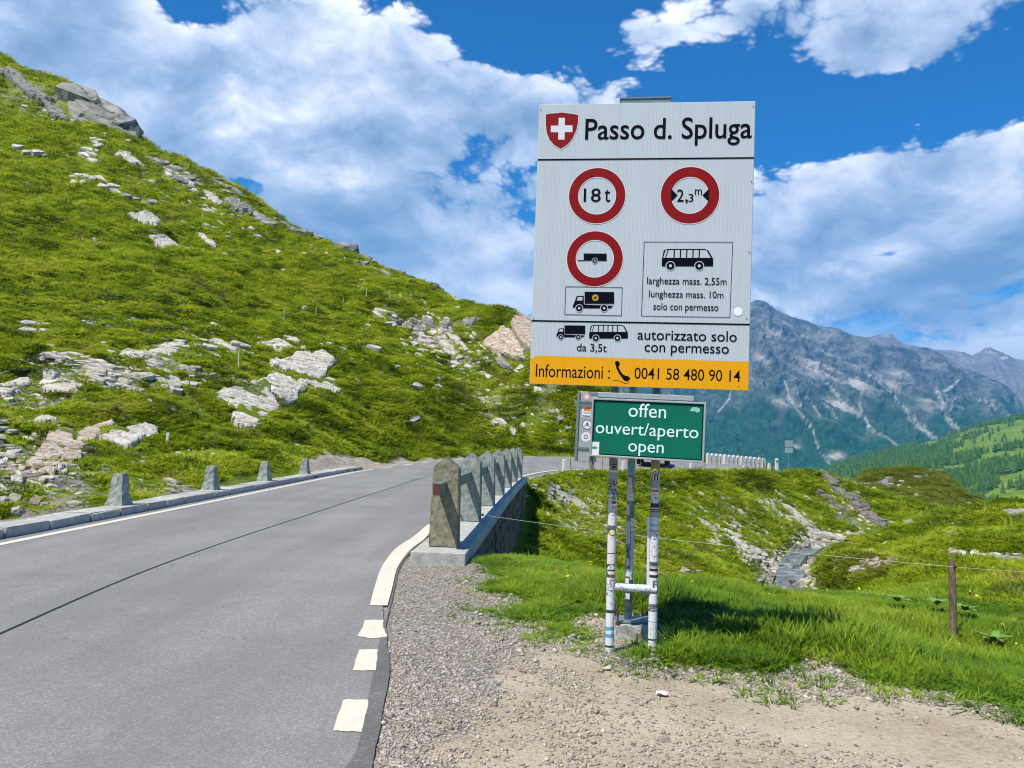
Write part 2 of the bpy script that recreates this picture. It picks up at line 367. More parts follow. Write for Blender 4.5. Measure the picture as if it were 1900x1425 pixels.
def slope_at(x, y, e=.6):
    x = np.atleast_1d(x); y = np.atleast_1d(y)
    hx = (hfull(x + e, y, False) - hfull(x - e, y, False)) / (2 * e); hy = (hfull(x, y + e, False) - hfull(x, y - e, False)) / (2 * e)
    n = np.stack([-hx, -hy, np.ones_like(hx)], -1); return n / np.linalg.norm(n, axis=1)[:, None]
# ------------------------------------------------------------------ materials of the setting
def mat_ground():
    m, k, b = new_mat('turf_and_gravel')
    co = k.n('ShaderNodeTexCoord').outputs['Object']
    zc = k.n('ShaderNodeSeparateColor', i={0: k.attr('zone')})
    gr, dr, rk = zc.outputs[0], zc.outputs[1], zc.outputs[2]
    n1 = k.noise(co, .09, 4, .6); n2 = k.noise(co, .9, 5, .62); n3 = k.noise(co, 5, 6, .65); n4 = k.noise(co, 40, 4, .6)
    mixn = k.math('ADD', k.math('ADD', k.math('MULTIPLY', n2, .42), k.math('MULTIPLY', n3, .38)), k.math('MULTIPLY', n1, .2))
    grass = k.ramp(mixn, [(.30, (.045, .070, .004)), (.42, (.115, .175, .005)), (.52, (.19, .26, .008)), (.62, (.26, .31, .016)), (.74, (.36, .35, .08))])
    dry = k.smooth(k.noise(co, .35, 5, .6), .56, .70)
    grass = k.mix(k.math('MULTIPLY', dry, .55), grass, (.27, .24, .07))
    grass = k.mix(k.math('MULTIPLY', k.smooth(n4, .5, .8), .35), grass, (.19, .22, .04))
    vo = k.n('ShaderNodeTexVoronoi', feature='F1', i={'Vector': co, 'Scale': 55.0, 'Randomness': 1.0})
    vs = k.n('ShaderNodeSeparateColor', i={0: vo.outputs['Color']})
    peb = k.ramp(vs.outputs[0], [(0, (.17, .155, .135)), (.5, (.31, .285, .245)), (.85, (.44, .41, .36)), (1, (.6, .57, .52))])
    peb = k.mix(k.smooth(vo.outputs['Distance'], .35, .75), peb, (.14, .125, .10))
    tan = k.ramp(k.math('ADD', k.math('MULTIPLY', k.noise(co, 1.3, 6, .7), .6), k.math('MULTIPLY', n4, .4)), [(.32, (.25, .195, .125)), (.5, (.40, .335, .235)), (.66, (.50, .435, .325))])
    spots = k.smooth(k.noise(co, 26, 3, .5), .60, .66)
    tan = k.mix(k.math('MULTIPLY', spots, .6), tan, (.20, .185, .16))
    damp = k.smooth(k.noise(co, .55, 3, .5), .58, .68); tan = k.mix(k.math('MULTIPLY', damp, .55), tan, (.24, .18, .105))
    grav = k.mix(k.smooth(k.math('ADD', k.math('ADD', dr, .12), k.math('MULTIPLY', k.math('SUBTRACT', k.noise(co, 3.5, 5, .65), .5), 1.3)), .38, .62), peb, tan)
    edge = k.math('ADD', gr, k.math('MULTIPLY', k.math('SUBTRACT', k.noise(co, 6, 5, .7), .5), .7))
    gmask = k.smooth(edge, .42, .6)
    grass = k.mix(k.attr('zone', 3), grass, k.ramp(mixn, [(.35, (.05, .075, .008)), (.6, (.12, .135, .02))]))  # zone alpha darkens the knoll turf: cloud shade put into the colour
    rock = k.ramp(k.noise(co, 1.8, 8, .65), [(.3, (.20, .18, .15)), (.5, (.38, .35, .30)), (.7, (.52, .49, .43))])
    redge = k.math('ADD', rk, k.math('MULTIPLY', k.math('SUBTRACT', k.noise(co, 2.2, 7, .7), .5), 1.6)); rmask = k.smooth(redge, .55, .66)
    c = k.mix(rmask, grass, rock); c = k.mix(gmask, c, grav)
    h = k.math('ADD', k.math('MULTIPLY', n3, .6), k.math('MULTIPLY', n4, .4))
    hg = k.math('ADD', k.math('MULTIPLY', vo.outputs['Distance'], -1.0), k.math('MULTIPLY', k.noise(co, 120, 3, .6), .4))
    bn = k.n('ShaderNodeBump', i={'Height': h, 'Strength': .9, 'Distance': .25})
    bg2 = k.n('ShaderNodeBump', i={'Height': hg, 'Strength': .55, 'Distance': .012})
    nm = k.n('ShaderNodeMix', data_type='VECTOR'); k.t.links.new(gmask, nm.inputs[0]); k.t.links.new(bn.outputs[0], nm.inputs[4]); k.t.links.new(bg2.outputs[0], nm.inputs[5])
    setb(k, b, c, .95, nm.outputs[1]); b.inputs['Specular IOR Level'].default_value = .15
    return m
def mat_asphalt(name, base, var=.20):
    m, k, b = new_mat(name); co = k.n('ShaderNodeTexCoord').outputs['Object']
    fine = k.noise(co, 170, 3, .7); sp = k.n('ShaderNodeTexVoronoi', i={'Vector': co, 'Scale': 95.0}); sc = k.n('ShaderNodeSeparateColor', i={0: sp.outputs['Color']}).outputs[0]
    stain = k.noise(co, .5, 6, .6); lanes = k.noise(k.n('ShaderNodeVectorMath', operation='MULTIPLY', i={0: co, 1: (1.3, .10, 1)}).outputs[0], 1.0, 4, .55)
    v = k.math('ADD', k.math('MULTIPLY', fine, .5), k.math('MULTIPLY', k.smooth(sc, .3, 1.0), .5))
    c = k.mix(v, tuple(x * (1 - var * 1.9) for x in base), tuple(x * (1 + var * 2.3) for x in base))
    c = k.mix(k.smooth(sc, .93, .96, 0, .5), c, (.42, .41, .38))
    c = k.mix(k.smooth(k.math('ADD', k.math('MULTIPLY', stain, .5), k.math('MULTIPLY', lanes, .5)), .36, .62, 0, .62), c, tuple(x * .62 for x in base))
    wtr = k.noise(co, 2.2, 7, .75); c = k.mix(k.smooth(wtr, .56, .70, 0, .30), c, (.36, .345, .31))
    cr = k.smooth(k.math('ABSOLUTE', k.math('SUBTRACT', k.noise(co, .45, 7, .6, .8), .5)), 0, .0016, .55, 0); c = k.mix(cr, c, (.05, .05, .05))
    setb(k, b, c, .86, k.bump(v, .5, .006)); b.inputs['Specular IOR Level'].default_value = .3
    return m
def mat_paint(name, col, wear=.5):
    m, k, b = new_mat(name); co = k.n('ShaderNodeTexCoord').outputs['Object']
    wn = k.smooth(k.noise(co, 30, 7, .75), .56, .68, 0, wear + .2); c = k.mix(wn, col, (.26, .25, .24))
    c = k.mix(k.smooth(k.noise(co, 4, 4, .6), .4, .8, 0, .35), c, tuple(x * .78 for x in col))
    setb(k, b, c, .7, k.bump(k.noise(co, 90, 4, .6), .3, .003)); return m
def mat_stone(name, a, c2, streak=(1, 1, 1), scale=6, rough=.85, lichen=0.0, crack=.5):
    m, k, b = new_mat(name); co = k.n('ShaderNodeTexCoord').outputs['Object']
    rnd = k.n('ShaderNodeObjectInfo').outputs['Random']
    off = k.n('ShaderNodeVectorMath', operation='SCALE', i={0: (7.3, 3.1, 5.7), 'Scale': rnd}).outputs[0]
    cv = k.n('ShaderNodeVectorMath', operation='ADD', i={0: co, 1: off}).outputs[0]
    cs = k.n('ShaderNodeVectorMath', operation='MULTIPLY', i={0: cv, 1: streak}).outputs[0]
    n = k.noise(cs, scale, 8, .65, .3); n2 = k.noise(cv, scale * 7, 5, .7)
    v = k.math('ADD', k.math('MULTIPLY', n, .65), k.math('MULTIPLY', n2, .35))
    c = k.ramp(v, [(.3, tuple(x * .55 for x in a)), (.44, a), (.6, c2), (.75, tuple(min(.8, x * 1.2) for x in c2))])
    c = k.mix(k.math('MULTIPLY', rnd, .28), c, tuple(x * .6 for x in a))
    if lichen: c = k.mix(k.smooth(k.noise(cv, scale * 2.3, 5, .7), .58, .68, 0, lichen), c, (.24, .20, .08))
    ck = k.smooth(k.math('ABSOLUTE', k.math('SUBTRACT', k.noise(cs, scale * .8, 6, .6), .5)), 0, .018, 1, 0)
    c = k.mix(k.math('MULTIPLY', ck, crack), c, (.07, .06, .05))
    h = k.math('SUBTRACT', v, k.math('MULTIPLY', ck, crack))
    setb(k, b, c, rough, k.bump(h, .7, .25 / scale)); b.inputs['Specular IOR Level'].default_value = .25
    return m
M_GROUND = mat_ground()
M_ASPH = mat_asphalt('asphalt', (.262, .252, .238)); M_ASPH2 = mat_asphalt('asphalt_edge', (.165, .158, .147))
M_LINE = mat_paint('road_paint', (.66, .60, .47)); M_TAR = simple('tar', (.018, .018, .02), .6, .2)
M_GRANITE = mat_stone('granite', (.27, .27, .25), (.44, .44, .40), scale=9, crack=.15)
M_GREEN_STONE = mat_stone('green_gneiss', (.225, .25, .22), (.40, .43, .375), scale=11, crack=.1)
M_BROWN_STONE = mat_stone('weathered_gneiss', (.21, .195, .13), (.42, .39, .28), scale=14, lichen=.4, crack=.12)
M_KERB = mat_stone('kerb_granite', (.40, .395, .36), (.60, .58, .52), scale=8, crack=.1)
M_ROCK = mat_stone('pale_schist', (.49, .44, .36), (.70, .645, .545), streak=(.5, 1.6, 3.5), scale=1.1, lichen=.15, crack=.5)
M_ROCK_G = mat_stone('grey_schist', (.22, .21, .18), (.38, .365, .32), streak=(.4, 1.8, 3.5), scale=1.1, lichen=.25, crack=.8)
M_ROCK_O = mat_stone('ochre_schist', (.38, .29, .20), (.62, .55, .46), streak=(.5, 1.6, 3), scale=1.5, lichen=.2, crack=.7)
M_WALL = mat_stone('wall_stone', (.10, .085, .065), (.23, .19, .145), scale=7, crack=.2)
M_MORTAR = simple('mortar', (.12, .115, .10), .95, .2)
M_GALV = simple('galvanised_steel', (.36, .40, .41), .45, .2, 25, .35); M_GALVD = simple('weathered_steel', (.17, .22, .225), .5, .25, 30, .3)
M_RUST = simple('rusty_steel', (.11, .05, .03), .8, .4, 60, .2); M_BLACK = simple('black_print', (.012, .014, .02), .5, .1)
M_WOOD = mat_stone('weathered_wood', (.16, .115, .065), (.36, .28, .18), streak=(5, 5, .4), scale=7, crack=.4); M_STAKE = simple('pale_stake', (.50, .47, .40), .8, .15)
M_WHITE_STONE = simple('white_stone', (.62, .60, .56), .8, .15, 9, .2, .2)

# ------------------------------------------------------------------ ground sheet
def ground():
    a1 = np.radians(np.linspace(-44, 44, 800)); a2 = np.radians(np.linspace(44, 316, 64)[1:-1]); ang = np.concatenate([a1, a2])
    rad = np.concatenate([[.02, .5], np.geomspace(1.1, 240, 540), np.geomspace(252, 9000, 22)])
    na, nr = len(ang), len(rad); A, RR_ = np.meshgrid(ang, rad, indexing='ij'); X = (RR_ * np.sin(A)).ravel(); Y = (RR_ * np.cos(A)).ravel()
    Z = hfull(X, Y)
    g = np.arange(na * nr).reshape(na, nr); g2 = np.vstack([g, g[:1]])
    f = np.stack([g2[:-1, :-1], g2[1:, :-1], g2[1:, 1:], g2[:-1, 1:]], -1).reshape(-1, 4)[:, ::-1]
    me = fast_mesh('ground', np.stack([X, Y, Z], -1), f)
    _, _, od = road_side(X, Y)
    gv = inpoly(X, Y, GRAVEL_POLY).astype(float) ; ge = seg_dist(X, Y, _ge); s = np.where(gv > 0, ge, -ge)
    gmask = np.where(np.hypot(X, Y) < 20, sstep(s, -.28, .22) * ((X > -3) & (X < 9)), 0)
    gmask = np.maximum(gmask, sstep(-np.abs(X + 3), -20, -9) * (Y < -1))
    lay = inpoly(X, Y, LAYBY); gmask = np.maximum(gmask, lay * 1.0)
    gmask = np.maximum(gmask, (1 - sstep(od, .25, .7)) * (Y > 29) * .9)
    sd = seg_dist(X, Y, STREAM); gmask = np.maximum(gmask, (1 - sstep(sd, .55, 1.0)) * .85 * (np.hypot(X, Y) < 60))
    gmask = np.maximum(gmask, (1 - sstep(np.abs(od - 1.0), .3, 1.0)) * (X < -6.9) * (Y < 16) * .7)
    dirt = np.where(lay, .35, np.clip(sstep(X + .22 * (4 - Y), -1.1, .9), 0, 1)) * (gmask > .05)
    dirt = np.where(sd < 2, .3, dirt)
    rock = np.zeros_like(X)
    for cx, cy, rx, ry, amt in ROCKZONES: rock = np.maximum(rock, amt * np.exp(-((X - cx) / rx) ** 2 - ((Y - cy) / ry) ** 2))
    knoll_shade = sstep(Y, 78, 92) * (1 - sstep(Y, 150, 170)) * sstep(X, 30, 40) * .8  # cloud shade over the far knoll, painted into the turf colour
    col = np.stack([gmask, dirt, rock, knoll_shade], -1).astype(np.float32)
    at = me.color_attributes.new('zone', 'FLOAT_COLOR', 'POINT'); at.data.foreach_set('color', col.ravel())
    o = link('ground', me, M_GROUND, smooth=True); tag(o, kind='structure')
    return X.reshape(na, nr), Y.reshape(na, nr), Z.reshape(na, nr), gmask.reshape(na, nr), rock.reshape(na, nr), od.reshape(na, nr), sd.reshape(na, nr)
_rz = [(30, 905, 14, 9), (60, 720, 8, 6), (200, 700, 9, 5), (330, 690, 7, 5), (500, 750, 5, 4), (150, 840, 5, 3), (40, 850, 5, 3), (820, 620, 6, 5), (880, 660, 6, 4), (950, 740, 5, 4), (1000, 720, 4, 4), (1420, 1040, 3, 3.5), (1350, 1050, 2.5, 2.5), (1500, 985, 4, 5), (1570, 960, 3, 6), (60, 180, 12, 8), (340, 320, 10, 7), (450, 385, 9, 6), (1080, 990, 2, 2.5), (1020, 920, 1.5, 3)]
_h = hit([a[0] for a in _rz], [a[1] for a in _rz])
ROCKZONES = [(q[0], q[1], z[2], z[3], .62) for q, z in zip(_h, _rz)]
GX, GY, GZ, GM, GR, GOD, GSD = ground()

# ------------------------------------------------------------------ road
def strip(name, A, B, mat, dz, parent=None, tile=None):
    n = len(A); v = np.vstack([A, B]); v[:, 2] += dz
    f = [(i, n + i, n + i + 1, i + 1) for i in range(n - 1)]
    o = link(name, mesh_np(name, v, [q[::-1] for q in f] if (np.cross(B[0] - A[0], A[1] - A[0])[2] < 0) else f), mat, parent); return o
def lerp_edge(t): return RL * (1 - t) + RR * t
def off_left(d): return RL + (RR - RL) / np.linalg.norm(RR - RL, axis=1)[:, None] * d
def off_right(d): return RR + (RL - RR) / np.linalg.norm(RR - RL, axis=1)[:, None] * d
cols = [lerp_edge(t) for t in np.linspace(0, 1, 9)]; nR = len(RL)
v = np.vstack(cols); f = []
for c in range(8):
    for i in range(nR - 1): f.append((c * nR + i, (c + 1) * nR + i, (c + 1) * nR + i + 1, c * nR + i + 1))
road = link('road', mesh_np('road', v, f), M_ASPH); tag(road, kind='structure')
yR = RR[:, 1]
strip('seam', lerp_edge(.518), lerp_edge(.5225), M_TAR, .004, road)
iL = slice(0, int(np.argmax(RL[:, 1] > 34))); strip('edge_line', off_left(.20)[iL], off_left(.34)[iL], M_LINE, .004, road)
# short dashes of the left line in the bend
pl = off_left(.25); i0 = int(np.argmax(RL[:, 1] > 34.5))
cum = np.concatenate([[0], np.cumsum(np.linalg.norm(np.diff(pl[i0:], axis=0), axis=1))])
def at_len(arr, s): return np.stack([np.interp(s, cum, arr[i0:, j]) for j in range(3)], -1)
oa, ob = off_left(.18), off_left(.32); s = 0
while s < cum[-1] - 2:
    ss = np.linspace(s, s + 1.0, 4); strip('line_dash', at_len(oa, ss), at_len(ob, ss), M_LINE, .004, road); s += 2.0
# right edge line: solid from the measured start, dashes near the camera
line_out = [PZ(719, 1124), PZ(728, 1090), PZ(736, 1057), PZ(750, 1034), PZ(765, 1017), PZ(789, 999)]
line_in = [PZ(686, 1124), PZ(695, 1090), PZ(706, 1057), PZ(721, 1033), PZ(738, 1015), PZ(767, 996)]
m_ = yR > 13.0; tail_o = off_right(.10)[m_]; tail_i = off_right(.24)[m_]
lo = catmull(line_out + [tail_o[0]], 6); li = catmull(line_in + [tail_i[0]], 6)
strip('edge_line', np.vstack([li, tail_i[1:]]), np.vstack([lo, tail_o[1:]]), M_LINE, .0045, road)
for q in ([(677, 1151), (712, 1151), (711, 1163), (719, 1182), (690, 1186), (663, 1181), (672, 1166)], [(667, 1206), (702, 1206), (697, 1245), (655, 1245)], [(637, 1299), (684, 1299), (672, 1359), (618, 1357)]):
    pts = [PZ(*c) for c in q]; b = len(pts)
    # each dash gets slightly uneven edges
    ring = []
    for i in range(b):
        a_, c_ = pts[i], pts[(i + 1) % b]
        for t in np.linspace(0, 1, 7)[:-1]: ring.append(a_ * (1 - t) + c_ * t + np.array([rng.normal(0, .0025), rng.normal(0, .004), 0]))
    ring = np.array(ring); ring[:, 2] = .0045
    link('line_dash', mesh_np('line_dash', ring, [tuple(range(len(ring)))[::-1]]), M_LINE, road)
ed_in = [PZ(560, 1560), PZ(640, 1425), PZ(668, 1370), PZ(702, 1200), PZ(723, 1121)] + [p + np.array([.012, 0, 0]) for p in line_out[1:]]
ein = catmull(ed_in, 8)
ey = ein[:, 1]; eout = np.stack([np.interp(ey, RR[:, 1], RR[:, 0]) + .0, ey, np.zeros_like(ey)], -1)
eout[:, 0] += (fbm(ey * 3, ey * 0, 4, 5) - .5) * .045 + .012
eout[:, 0] = np.maximum(eout[:, 0], ein[:, 0] + .015)
strip('edge_strip', ein, eout, M_ASPH2, .003, road)
# ------------------------------------------------------------------ kerb of granite blocks on the left
kerb = link('kerb', None); kerb_me = None
bpy.data.objects.remove(kerb)
kl = np.stack([np.interp(np.linspace(-2, 33.5, 60), RL[:, 1], RL[:, 0]), np.linspace(-2, 33.5, 60), np.interp(np.linspace(-2, 33.5, 60), RL[:, 1], RL[:, 2])], -1)
mb = MB()
for a, b in zip(kl[:-1], kl[1:]):
    c = (a + b) / 2; mb.box((c[0] - .26, c[1], c[2] - .06), (.46, b[1] - a[1], .26), math.atan2(-(b[0] - a[0]), b[1] - a[1]))
kerb = tag(link('kerb', mb.mesh('kerb'), M_MORTAR), kind='structure')
y = -1.5; blocks = [MB().box((0, 0, 0), (.5, .985, .3)).mesh('kerb_stone', .012, 2) for _ in range(4)]
for me in blocks:
    for vv in me.vertices: vv.co.x += random.uniform(-.012, .012); vv.co.z += random.uniform(-.01, .01); vv.co.y += random.uniform(-.004, .004)
while y < 33:
    L_ = random.uniform(.7, 1.25); c = y + L_ / 2; x = np.interp(c, RL[:, 1], RL[:, 0]); z = np.interp(c, RL[:, 1], RL[:, 2])
    dx = np.interp(c + .5, RL[:, 1], RL[:, 0]) - np.interp(c - .5, RL[:, 1], RL[:, 0])
    o = link('kerb_stone', random.choice(blocks), M_KERB, kerb, (x - .27 + random.uniform(-.006, .006), c, z - .02 + random.uniform(-.004, .004)), (random.uniform(-.004, .004), 0, -dx + random.uniform(-.005, .005)), (1, L_, 1)); y += L_ + .006
# bollards
BOLL = [((222, 936), 59, 'large rough stone bollard on the left kerb, nearest the stream'), ((391, 913), 48, 'second stone bollard on the left kerb, right of the small white rubble patch'), ((491, 896), 40, 'third stone bollard along the left kerb, against plain green grass'), ((565, 883), 33, 'smallest stone bollard at the far end of the left kerb, beside the gravel lay-by')]
for (px, py), hpx, lab in BOLL:
    # find y where base matches px on the kerb line
    for yy in np.linspace(8, 34, 600):
        xx = np.interp(yy, RL[:, 1], RL[:, 0]) - .36
        if X_at(px, yy, .17) <= xx + .02 and yy > 8: best = yy
    ys = np.linspace(8, 36, 400); d = [abs(X_at(px, q, .17) - (np.interp(q, RL[:, 1], RL[:, 0]) - .36)) for q in ys]; yy = ys[int(np.argmin(d))]; xx = np.interp(yy, RL[:, 1], RL[:, 0]) - .36
    H = .56; bm = bmesh.new(); segs = 8; rings = 9
    for r_ in range(rings + 1):
        t = r_ / rings; wdt = (.150 * (1 - t) ** 1 + .100 * t) + .035 * (1 - t) ** 4
        if r_ == rings: wdt *= .86
        for j in range(16):
            a = 2 * math.pi * j / 16; sq = 1 / max(abs(math.cos(a)), abs(math.sin(a))) ** .72
            jit = (vnoise(np.array([j * 1.3 + px]), np.array([r_ * 1.7]), 5)[0] - .5) * .035
            bm.verts.new(((wdt * sq + jit) * math.cos(a), (wdt * sq * .9 + jit) * math.sin(a), t * H + random.uniform(-.006, .006)))
    bm.verts.ensure_lookup_table()
    for r_ in range(rings):
        for j in range(16): bm.faces.new([bm.verts[r_ * 16 + j], bm.verts[r_ * 16 + (j + 1) % 16], bm.verts[(r_ + 1) * 16 + (j + 1) % 16], bm.verts[(r_ + 1) * 16 + j]])
    bm.faces.new([bm.verts[rings * 16 + j] for j in range(16)]); me = bpy.data.meshes.new('bollard'); bm.to_mesh(me); bm.free()
    o = link('stone_bollard', me, M_GREEN_STONE, loc=(xx, yy, .125), rot=(0, 0, random.uniform(-.2, .2))); tag(o, lab, 'bollard', 'stone bollards on the left kerb')

# ------------------------------------------------------------------ bridge parapet and its wall
par = thing('bridge_parapet', 'granite bridge parapet of gabled posts joined by a steel rail beside the road', 'parapet', tuple(POST[0]))
p0 = Vector(POST[0])
def heading(y): return math.atan2(-(np.polyval(np.polyder(_c), y)), 1.0)
gmesh = []
for i in range(3):
    mb = MB(); wb, wt, hs, ha = .185, .165, .98, 1.13
    mb.prism([(-wb, 0), (wb, 0), (wt, hs), (0, ha), (-wt, hs)], -.12, .12); me = mb.mesh('granite_post')
    bm = bmesh.new(); bm.from_mesh(me); bmesh.ops.bevel(bm, geom=list(bm.edges), offset=.012, segments=2, affect='EDGES'); bmesh.ops.triangulate(bm, faces=[f_ for f_ in bm.faces if len(f_.verts) > 4]); bmesh.ops.subdivide_edges(bm, edges=list(bm.edges), cuts=2, use_grid_fill=True)
    for v_ in bm.verts: v_.co += Vector((random.uniform(-1, 1), random.uniform(-1, 1), random.uniform(-1, 1))) * .0035
    bm.to_mesh(me); bm.free(); gmesh.append(me)
for i, p in enumerate(POST):
    o = link('granite_post', gmesh[i % 3].copy() if i == 0 else gmesh[i % 3], M_BROWN_STONE if i == 0 else M_GREEN_STONE, par, Vector(p) - p0, (0, 0, heading(p[1]) + random.uniform(-.02, .02)))
    if i == 0: o['label'] = 'brown lichen-stained granite post'
for i in range(7):
    a = Vector(POST[i]); ystart = -.55 if i == 0 else 0; 
    if i < 6: b = Vector(POST[i + 1])
    else: b = a + Vector((.2, .5, 0))
    mb = MB(); a2 = a + (b - a).normalized() * ystart; c = (a2 + b) / 2; L_ = (b - a2).length - (.0 if i == 6 else .015)
    mb.box((0, 0, 0), (.10, L_, .15))
    link('steel_rail', mb.mesh('rail', .006), M_GALVD, par, c + Vector((-.035, 0, .74 - .0)) - p0, (0, 0, math.atan2(-(b.x - a.x), b.y - a.y)))
mb = MB().box((0, 0, 0), (.094, .006, .142)); link('rail_end', mb.mesh('rail_end'), M_RUST, par, Vector(POST[0]) + Vector((-.066, -.562, .74)) - p0)
ysl = 9.25
while ysl < 29.3:
    L_ = 1.55; c = ysl + L_ / 2; x = np.polyval(_c, c)
    mb = MB().box((0, 0, 0), (.66, L_ - .012, .19)); link('coping_slab', mb.mesh('coping', .01), M_KERB, par, Vector((x + .0, c, .055 + random.uniform(-.004, .004))) - p0, (0, 0, heading(c))); ysl += L_
# insulators for the fence wire
mb = MB().tube((0, 0, 0), (0, -.03, 0), .022, 10); link('insulator', mb.mesh('ins'), simple('yellow_plastic', (.75, .42, .01), .4), par, Vector((POST[1][0] - .165, POST[1][1] - .14, .30)) - p0)
mb = MB().tube((0, 0, 0), (0, -.03, 0), .02, 10); link('insulator', mb.mesh('ins'), M_BLACK, par, Vector((POST[1][0] + .215, POST[1][1] - .06, .26)) - p0)
# retaining wall under the coping
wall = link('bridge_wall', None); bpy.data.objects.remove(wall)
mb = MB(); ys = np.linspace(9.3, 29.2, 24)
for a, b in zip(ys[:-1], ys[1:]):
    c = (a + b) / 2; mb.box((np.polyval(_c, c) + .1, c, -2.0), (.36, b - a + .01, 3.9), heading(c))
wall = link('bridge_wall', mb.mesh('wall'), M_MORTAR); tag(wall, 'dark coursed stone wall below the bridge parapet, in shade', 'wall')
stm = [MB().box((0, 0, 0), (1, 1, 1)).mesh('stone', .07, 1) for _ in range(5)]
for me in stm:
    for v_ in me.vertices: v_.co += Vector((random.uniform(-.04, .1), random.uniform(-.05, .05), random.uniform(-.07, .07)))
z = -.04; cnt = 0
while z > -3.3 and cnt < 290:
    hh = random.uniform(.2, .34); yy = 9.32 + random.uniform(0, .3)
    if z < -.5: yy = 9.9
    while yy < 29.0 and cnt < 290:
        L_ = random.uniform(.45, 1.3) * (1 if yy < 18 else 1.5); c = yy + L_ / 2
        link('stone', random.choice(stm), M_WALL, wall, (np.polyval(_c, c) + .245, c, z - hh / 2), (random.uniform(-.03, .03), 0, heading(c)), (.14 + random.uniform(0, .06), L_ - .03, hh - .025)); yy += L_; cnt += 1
    z -= hh
# ------------------------------------------------------------------ the pass sign
def rect_frame(cx, D, cz, yaw, lean, roll):
    return Matrix.Translation((cx, D, cz)) @ Matrix.Rotation(yaw, 4, 'Z') @ Matrix.Rotation(lean, 4, 'X') @ Matrix.Rotation(roll, 4, 'Y')
def to_plane(M, px, py):
    o = Vector(CAM); d = Vector(ray(px, py)); n = (M.to_3x3() @ Vector((0, 1, 0))); c = M.translation
    q = o + d * ((c - o).dot(n) / d.dot(n)); l = M.inverted() @ q; return l.x, l.z
SM = rect_frame(.893, 5.42, 2.935, -.129, .035, .008); SW, SH = 1.540, 2.055
z1 = lambda x, y: (960 + x / 3.958, 160 + y / 3.958)
z2 = lambda x, y: (960 + x / 3.958, 500 + y / 3.958)
z5 = lambda x, y: (1040 + x / 6.333, 700 + y / 6.333)
def flat(name, polys, mat, parent, M, layer, inv=False):
    """flat print: polygons in the sign's own plane, a hair in front of it"""
    vs = []; fs = []
    for poly in polys:
        b = len(vs); vs += [(x, -.0003 * layer, z) for x, z in poly]; fs.append(tuple(b + i for i in range(len(poly))))
    me = mesh_np(name, vs, fs)
    bm = bmesh.new(); bm.from_mesh(me); bm.normal_update()
    for f_ in bm.faces:
        if f_.normal.y > 0: f_.normal_flip()
    bm.to_mesh(me); bm.free()
    return link(name, me, mat, parent)
def circ(cx, cz, r, n=48, a0=0): return [(cx + r * math.cos(a0 + 2 * math.pi * i / n), cz + r * math.sin(a0 + 2 * math.pi * i / n)) for i in range(n)]
def ring(name, cx, cz, r0, r1, mat, parent, layer, n=64):
    A = circ(cx, cz, r1, n); B = circ(cx, cz, r0, n); vs = [(x, -.0003 * layer, z) for x, z in A + B]
    return link(name, mesh_np(name, vs, [(i, (i + 1) % n, n + (i + 1) % n, n + i) for i in range(n)]), mat, parent)
def text(name, body, M, box, mat, parent, layer, conv=z2, off=.004, yaw=0):
    cu = bpy.data.curves.new(name, 'FONT'); cu.body = body; cu.size = 1; cu.offset = off; cu.resolution_u = 4
    ob = bpy.data.objects.new('tmp', cu); me = bpy.data.meshes.new_from_object(ob); bpy.data.objects.remove(ob); bpy.data.curves.remove(cu)
    co = np.zeros(len(me.vertices) * 3); me.vertices.foreach_get('co', co); co = co.reshape(-1, 3)
    x0, y0 = co[:, 0].min(), co[:, 1].min(); x1, y1 = co[:, 0].max(), co[:, 1].max()
    xa, ya, xb, yb = box; ym = (ya + yb) / 2; xm = (xa + xb) / 2
    X0 = to_plane(M, *conv(xa, ym))[0]; X1 = to_plane(M, *conv(xb, ym))[0]; Z1 = to_plane(M, *conv(xm, ya))[1]; Z0 = to_plane(M, *conv(xm, yb))[1]
    n = np.stack([X0 + (co[:, 0] - x0) / (x1 - x0) * (X1 - X0), np.full(len(co), -.0003 * layer), Z0 + (co[:, 1] - y0) / (y1 - y0) * (Z1 - Z0)], -1)
    # one mesh per word: connected pieces, grouped where no word gap lies between them
    par_ = list(range(len(n)))
    def fd(a):
        while par_[a] != a: par_[a] = par_[par_[a]]; a = par_[a]
        return a
    pl_ = [tuple(q.vertices) for q in me.polygons]
    for q in pl_:
        for v_ in q[1:]: par_[fd(v_)] = fd(q[0])
    isl = {}
    for q in pl_: isl.setdefault(fd(q[0]), []).append(q)
    it = sorted(((min(co[v_, 0] for q in qs for v_ in q), max(co[v_, 0] for q in qs for v_ in q), qs) for qs in isl.values()), key=lambda t: t[0]); words = []
    for a, b, qs in it:
        if words and a - words[-1][0] < .17: words[-1][0] = max(words[-1][0], b); words[-1][1] += qs
        else: words.append([b, list(qs)])
    bpy.data.meshes.remove(me)
    for _, qs in words:
        ids = sorted({v_ for q in qs for v_ in q}); mp = {v_: i for i, v_ in enumerate(ids)}
        link(name, mesh_np(name, n[ids], [tuple(mp[v_] for v_ in q) for q in qs]), mat, parent)
